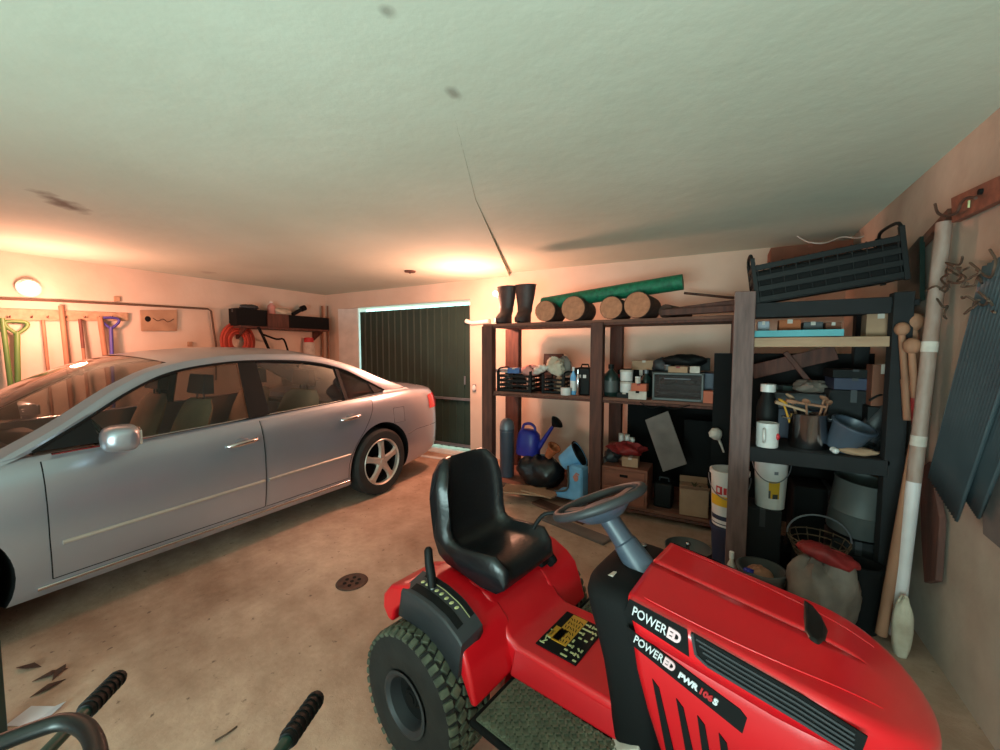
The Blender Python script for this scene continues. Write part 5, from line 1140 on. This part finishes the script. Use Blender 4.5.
b = MB(); b.slab([L_(140, 310) - loc, L_(176, 310) - loc, L_(176, 331) - loc, L_(141, 331) - loc], (.02, 0, 0)); b.build('panel_face', 'tan', o)
b = MB(); c = L_(147, 319) - loc; b.ell(c + Vector((.022, 0, 0)), (.006, .03, .035), 12, 8); b.build('dark_knob', 'matteblack', o, smooth=50)
b = MB(); b.tube(smooth_pts([L_(x, y) - loc + Vector((.024, 0, 0)) for x, y in ((152, 318), (157, 321), (162, 319), (167, 322), (173, 319))], 3), .004, 6); b.build('scribble', 'rust', o)
for x, y, lb_ in ((190, 344, 'small square socket on the left wall above the car roof'), (117, 299, 'small bracket on the conduit of the left wall')):
    b = MB(); c = L_(x, y); b.box(c, (.03, .05, .06)); tag(b.build('wall_socket', 'tan', bevel=.004), lb_, 'socket')
# wall shelf with clutter
o = thing('wall_shelf', 'small dark shelf with clutter on the left wall beyond the car roof', 'shelf', L_(272, 330)); loc = o.location.copy()
b = MB(); ya, yb = L_(229, 330).y, L_(318, 330).y; zt0 = L_(272, 329).z
b.box((.15, (ya + yb) / 2 - loc.y, zt0 - loc.z), (.30, yb - ya, .03)); b.build('shelf_board', 'brownwood', o, bevel=.003)
for yk in (ya + .1, yb - .1): b = MB(); b.prism([(.0, -.15), (.02, -.15), (.24, -.02), (.24, 0), (0, 0)], yk - loc.y - .012, yk - loc.y + .012); b.build('bracket', 'brownwood', o)
ZS = zt0 + .016
def ons(px_, dx=.16): p = L_(px_, 329); return Vector((XLW + dx, p.y, ZS))
carton('dark_box', 'long black box at the left end of the wall shelf', 'box', ons(243), .2, .44, .24, 'matteblack', 0, 'clutter on the wall shelf', band='darkgrey')
carton('dark_box', 'dark brown box in the middle of the wall shelf', 'box', ons(270), .2, .42, .20, 'brownwood', 0, 'clutter on the wall shelf', band='black')
carton('dark_box', 'black box at the right end of the wall shelf', 'box', ons(300), .22, .72, .20, 'matteblack', 0, 'clutter on the wall shelf', band='white')
bottle('bottle', 'pink bottle standing on the middle of the wall shelf', ons(266, .16) + Vector((0, 0, .202)), .055, .19, 'pink', 'white')
lump('rag', 'cream rag on the wall shelf right of the pink bottle', 'rag', ons(282, .18) + Vector((0, -.1, .202)), (.08, .14, .05), 'cloth', 95, .3)
lump('rag', 'dark rag on the left black box of the wall shelf', 'rag', ons(243, .18) + Vector((0, .0, .242)), (.07, .12, .035), 'darkgrey', 96, .3)
o = thing('hand_drill', 'black hand tool sticking up from the wall shelf clutter', 'tool', ons(281) + Vector((0, .2, .20)))
b = MB(); b.tube([(0, -.1, .02), (0, .06, .12)], .03, 10); b.build('tool_body', 'black', o, smooth=50)
b = MB(); b.tube([(0, .05, .12), (0, .12, .15)], .045, 10); b.build('tool_head', 'matteblack', o, smooth=50)
o = thing('hose_coil', 'coil of red hose hanging under the left end of the wall shelf', 'hose', L_(238, 340, XLW + .08))
for k in range(5): b = MB(); r_ = .26 - .035 * k; b.tube([(.015 * (k % 2), r_ * .85 * math.cos(a), -.02 + r_ * math.sin(a)) for a in [2 * PI * q / 28 for q in range(28)]], .02, 8, closed=True); b.build('hose_loop', 'coil', o, smooth=60)
o = thing('black_strap', 'black straps dangling from the middle of the wall shelf', 'strap', L_(272, 331, XLW + .31))
b = MB(); b.tube(smooth_pts([(0, -.2, .05), (.02, -.14, -.1), (.01, -.06, -.28)], 3), .02, 8); b.build('strap', 'matteblack', o, smooth=60)
b = MB(); b.tube(smooth_pts([(0, -.15, -.05), (.02, .05, -.12), (.01, .17, -.12), (0, .24, -.3)], 3), .014, 8); b.build('strap', 'matteblack', o, smooth=60)
o = thing('spray_can', 'white can with a red cap hanging below the right end of the wall shelf', 'can', L_(309, 345, XLW + .1))
b = MB(); b.lathe([(0, -.2), (.09, -.2), (.09, .03), (.07, .05)], n=20); b.build('can_body', 'offwhite', o, smooth=50); b = MB(); b.lathe([(.075, .045), (.07, .12), (0, .13)], n=20); b.build('cap', 'redlabel', o, smooth=40)
for k, x in enumerate((322, 328)):
    b = MB(); b.tube([L_(x, 306, XLW + .05), L_(x + 1, 365, XLW + .05)], .02, 8); tag(b.build('wall_pipe', 'handle', smooth=50), ['pipe on the left wall close to the wall shelf', 'pipe nearest the far left corner of the room'][k], 'pipe')
# lamps
o = thing('wall_lamp', 'glowing round lamp high on the left wall above the tool rail', 'lamp', L_(28, 288))
b = MB(); b.lathe([(0, 0), (.09, 0), (.09, .03), (.07, .04)], (0, 0, 0), 24, (0, PI / 2, 0)); b.build('lamp_base', 'trim', o, smooth=40)
b = MB(); b.ell((.07, 0, 0), (.05, .065, .065)); b.build('glass_globe', 'bulb', o, smooth=60)
bpy.data.objects['wall_lamp_light'].location = o.location + Vector((.6, 0, -.30))
o = thing('bulb_lamp', 'bare lit bulb on the back wall behind the boots', 'lamp', (-2.66, YB - .004, 2.24))
b = MB(); b.lathe([(0, 0), (.05, 0), (.05, .02), (.025, .03), (.025, .08), (0, .08)], (0, 0, 0), 20, (PI / 2, 0, 0)); b.build('lamp_holder', 'white', o, smooth=40)
b = MB(); b.ell((0, -.11, 0), (.035, .045, .035)); b.build('bulb', 'bulb', o, smooth=60)
o = thing('ceiling_fitting', 'small dark round fitting on the ceiling before the green door', 'fitting', atz(410, 271, ZC - .001))
b = MB(); b.lathe([(0, 0), (.07, 0), (.065, -.015), (0, -.02)], n=20); b.build('cover', 'rust', o, smooth=40); b = MB(); b.cyl((0, 0, -.015), (0, 0, -.03), .012, n=10); b.build('screw', 'darkgrey', o)
b = MB(); c = at(411, 275, YB - .01); b.box(c, (.10, .03, .05), (0, .15, 0)); tag(b.build('wall_bracket', 'tan', bevel=.004), 'small tan bracket on the wall above the green door', 'bracket')
b = MB(); b.tube([at(466, 321, 4.66), at(472, 323, 4.66), at(489, 321, 4.66)], .03, 10); tag(b.build('pipe_stub', 'trim', smooth=50), 'pale horizontal pipe stub at the right jamb of the green door', 'pipe')
b = MB(); b.tube([at(508, 330, 4.66), at(509, 395, 4.66), at(508, 440, 4.66)], .018, 8); tag(b.build('wall_pipe', 'wallp', smooth=50), 'pale vertical pipe on the wall seen through the left end of the wooden rack', 'pipe')
o = thing('door_latch', 'small white latch on the right jamb of the green door', 'latch', at(474, 388, YB - .02)); b = MB(); b.ell((0, 0, 0), (.03, .025, .045)); b.build('latch_knob', 'white', o, smooth=50); b = MB(); b.box((0, .01, 0), (.05, .012, .10)); b.build('latch_plate', 'greymetal', o)

# ------------------------------------------------------------------ floor things
o = thing('drain_cover', 'small round rusty drain cover in the floor between car and tractor', 'drain cover', atz(352, 582, 0.001))
b = MB(); b.lathe([(0, .004), (.075, .004), (.085, .008), (.095, .006), (.10, 0)], n=32); b.build('ring', 'rust', o, smooth=40)
for k in range(7): b = MB(); r_ = .045 if k else 0; a = 2 * PI * k / 6; b.cyl((r_ * math.cos(a), r_ * math.sin(a), .004), (r_ * math.cos(a), r_ * math.sin(a), .007), .012, n=12); b.build('drain_hole', 'matteblack', o)
c = atz(34, 716, .002); b = MB(); b.box((0, 0, .002), (.13, .09, .002), (0, 0, 0)); b.slab([(.04, -.04, .004), (.09, -.02, .02), (.08, .05, .02), (.04, .045, .004)], (0, 0, .001)); single(b.build('paper_sheet', 'paper'), 'crumpled white paper on the floor near the bottom left', 'paper', (c.x, c.y, 0), .5)
random.seed(5)
for k, (x, y) in enumerate(((30, 668), (52, 675), (50, 688), (60, 672))):
    c = atz(x, y, .0); b = MB(); b.slab([(-.05, 0, .002), (0, -.02, .01), (.06, 0, .004), (0, .02, .012)], (0, 0, .002)); single(b.build('dry_leaf', 'rust'), 'brown dry leaf on the floor above the white paper', 'leaf', (c.x, c.y, 0), random.random() * 6, 'leaves on the floor')
c = atz(215, 742, .0); b = MB(); b.tube(smooth_pts([(0, 0, .004), (.02, .03, .008), (.025, .07, .004)], 3), .004, 6); single(b.build('dry_twig', 'twig'), 'tiny dry twig on the floor at the bottom edge', 'twig', (c.x, c.y, 0), .2)
c = atz(3, 742, 0); b = MB(); b.box((-.04, 0, .2), (.09, .03, .40)); single(b.build('upright_board', 'darkgreen', bevel=.004), 'dark green board standing at the left edge of the photo', 'board', (c.x, c.y, 0), .5)
# wheelbarrow: only its two grips and a black tube loop reach into the picture
g1, g2 = atz(119, 677, .58), atz(317, 698, .58)
h1, h2 = atz(62, 736, .62), atz(272, 762, .62)
o = thing('wheelbarrow', 'wheelbarrow with dark green tube handles and ribbed black grips at the bottom left', 'wheelbarrow', (0, 0, 0))
for g, h in ((g1, h1), (g2, h2)):
    d_ = (h - g).normalized(); e = g + d_ * .9; e.z = g.z - .12
    b = MB(); b.tube([g + d_ * .02, g + d_ * .3, e], .014, 12); hn = b.build('handle', 'greenhandle', o, smooth=50)
    b = MB(); b.tube([g - d_ * .005, g, g + d_ * .145, g + d_ * .15], [.012, .019, .020, .018], 14)
    for q in range(7): c = g + d_ * (.01 + .02 * q); b.tube([c, c + d_ * .008], .0225, 14)
    b.build('grip', 'black', hn, smooth=40)
e1 = g1 + (h1 - g1).normalized() * .9; e2 = g2 + (h2 - g2).normalized() * .9; cc = (e1 + e2) / 2; dd = ((h1 - g1).normalized() + (h2 - g2).normalized()).normalized(); dd.z = 0; dd.normalize(); ss = Vector((dd.y, -dd.x, 0))
b = MB(); P = []
for z, k in ((.22, .55), (.40, .8), (.52, 1.0)):
    P.append([cc + dd * (.25 + .38 * k * math.copysign(abs(math.cos(a)) ** .5, math.cos(a))) + ss * (.30 * k * math.copysign(abs(math.sin(a)) ** .5, math.sin(a))) + Vector((0, 0, z - cc.z)) for a in [2 * PI * q / 32 for q in range(32)]])
b.grid(P, cv=True); b.grid([P[0]], cv=True); b._add(P[0], [tuple(range(32))]); b.build('tray', 'greenhandle', o, smooth=40)
b = MB(); w_ = cc + dd * .78; w_.z = .18; b.X = Matrix.Translation(w_) @ Matrix.Rotation(math.atan2(dd.y, dd.x), 4, 'Z'); b.tube([(.145 * math.cos(a), 0, .145 * math.sin(a)) for a in [2 * PI * q / 32 for q in range(32)]], .035, 12, closed=True); b.cyl((0, -.04, 0), (0, .04, 0), .03); b.build('barrow_wheel', 'rubber', o, smooth=60)
for sg in (-1, 1): b = MB(); c = cc + ss * .2 * sg; b.tube([(c.x, c.y, cc.z - .05), c + dd * .03 + Vector((0, 0, .01 - cc.z))], .014, 8); b.build('leg', 'greenhandle', o)
pts = [atz(x, y, .86) for x, y in ((-60, 768), (0, 743), (40, 728), (62, 722), (80, 725), (92, 737), (98, 760), (99, 800))]
o2 = thing('tube_frame', 'gloss black bent tube frame cutting the bottom left corner', 'tube frame', (pts[3].x, pts[3].y, 0)); lo = o2.location.copy()
b = MB(); b.tube(smooth_pts([p - lo for p in pts], 4), .0135, 12); b.build('bent_tube', 'blackgloss', o2, smooth=60)
for p in (pts[0], pts[-1]): b = MB(); b.tube([p - lo, Vector((p.x - lo.x, p.y - lo.y, .01))], .0135, 12); b.build('frame_leg', 'blackgloss', o2, smooth=60)

# ------------------------------------------------------------------ more of the clutter
jar('tin_can', 'small tin can standing inside the black slatted crate, left', onm(509, 3.80, MID + .014), .04, .20, 'galv', 'rust', 'can')
jar('tin_can', 'pale can standing inside the black slatted crate, right half', onm(531, 3.84, MID + .014), .045, .17, 'offwhite', 'tan', 'can')
bottle('bottle', 'small brown bottle sticking out of the smaller dark crate', onm(556, 3.86, MID + .014), .03, .22, 'rust', 'offwhite', .4)
lump('bag', 'brown paper scrap in the front of the smaller dark crate', 'paper', onm(560, 3.76, MID + .014), (.06, .05, .075), 'tan', 101, .3)
carton('small_box', 'black flat box lying against the right end of the upper boxes above the oven', 'box', onm(699, 3.92, MID + .252), .16, .12, .11, 'black', .1, band='white')
jar('small_jar', 'little grey jar on the left of the mini oven top', onm(667, 3.74, MID + .254), .024, .05, 'galv', 'greymetal', 'jar')
bottle('bottle', 'short dark bottle between the dark green bottle and the white tubs', onm(618, 3.86), .03, .20, 'black', 'redlabel', .45)
for k, (x0, y0, x1, y1, lb_) in enumerate(((783, 404, 806, 411, 'pale wide brush lying across the left rim of the steel pot'), (796, 402, 826, 407, 'brown brush lying across the right rim of the steel pot'))):
    A, B_ = at(x0, y0, 2.95), at(x1, y1, 2.95); A.z = max(A.z, BS + .225); B_.z = max(B_.z, BS + .222)
    b = MB(); b.bar(A, B_, .035, .014); b.bar(A, A + (A - B_) * .35, .05, .02); tag(b.build('paint_brush', ['palewood', 'handle'][k], bevel=.003), lb_, 'brush')
carton('dark_box', 'dark teal case leaning at the back behind the black bottle', 'box', onb(776, 3.42, BS), .16, .12, .34, 'darkgreen', .1, band='black')
lump('rope', 'tangle of grey rope heaped on the dark boxes behind the pot', 'rope', onb(808, 3.30, BS + .304), (.09, .07, .04), 'sack', 103, .4)
lump('bag', 'black bag slumped on the floor under the lower shelf beside the bucket', 'bag', (.385, 3.25, 0), (.07, .07, .12), 'matteblack', 105, .25)
o = thing('tool_case', 'black tool case with a handle standing between drawer chest and cardboard box', 'case', onl(665, 3.82), 0)
b = MB(); b.box((0, 0, .11), (.15, .18, .22)); b.build('case_body', 'black', o, bevel=.015); b = MB(); b.tube([(-.04, 0, .22), (-.035, 0, .25), (.035, 0, .25), (.04, 0, .22)], .009, 8); b.build('handle', 'darkgrey', o, smooth=60)
lump('rag', 'pale rag at the left edge of the low shelf right bay beside the middle post', 'rag', onl(606, 3.80, LOW), (.06, .08, .20), 'purplish', 107, .2)
for k, (x, y, rz) in enumerate(((474, 476, .3), (560, 512, -.35), (575, 530, -.3))):
    c = atz(x, y, 0); b = MB(); b.box((0, 0, .011), (.62 if k else .3, .13, .022)); single(b.build('plank', ['palewood', 'planks', 'purplish'][k], bevel=.003), ['short pale plank on the floor left of the rack, behind the seat', 'brown plank on the floor in front of the rack, right of the seat', 'grey plank on the floor nearest the steering wheel'][k], 'plank', (c.x, c.y, 0), rz, 'planks on the floor')
# string of wires and small things along the rack front
b = MB(); b.tube(smooth_pts([at(x, y, 3.56) for x, y in ((640, 402), (650, 408), (662, 406), (674, 409), (690, 405))], 4), .004, 6); tag(b.build('cable', 'matteblack', smooth=60), 'thin black cable hanging along the middle shelf edge below the mini oven', 'cable')
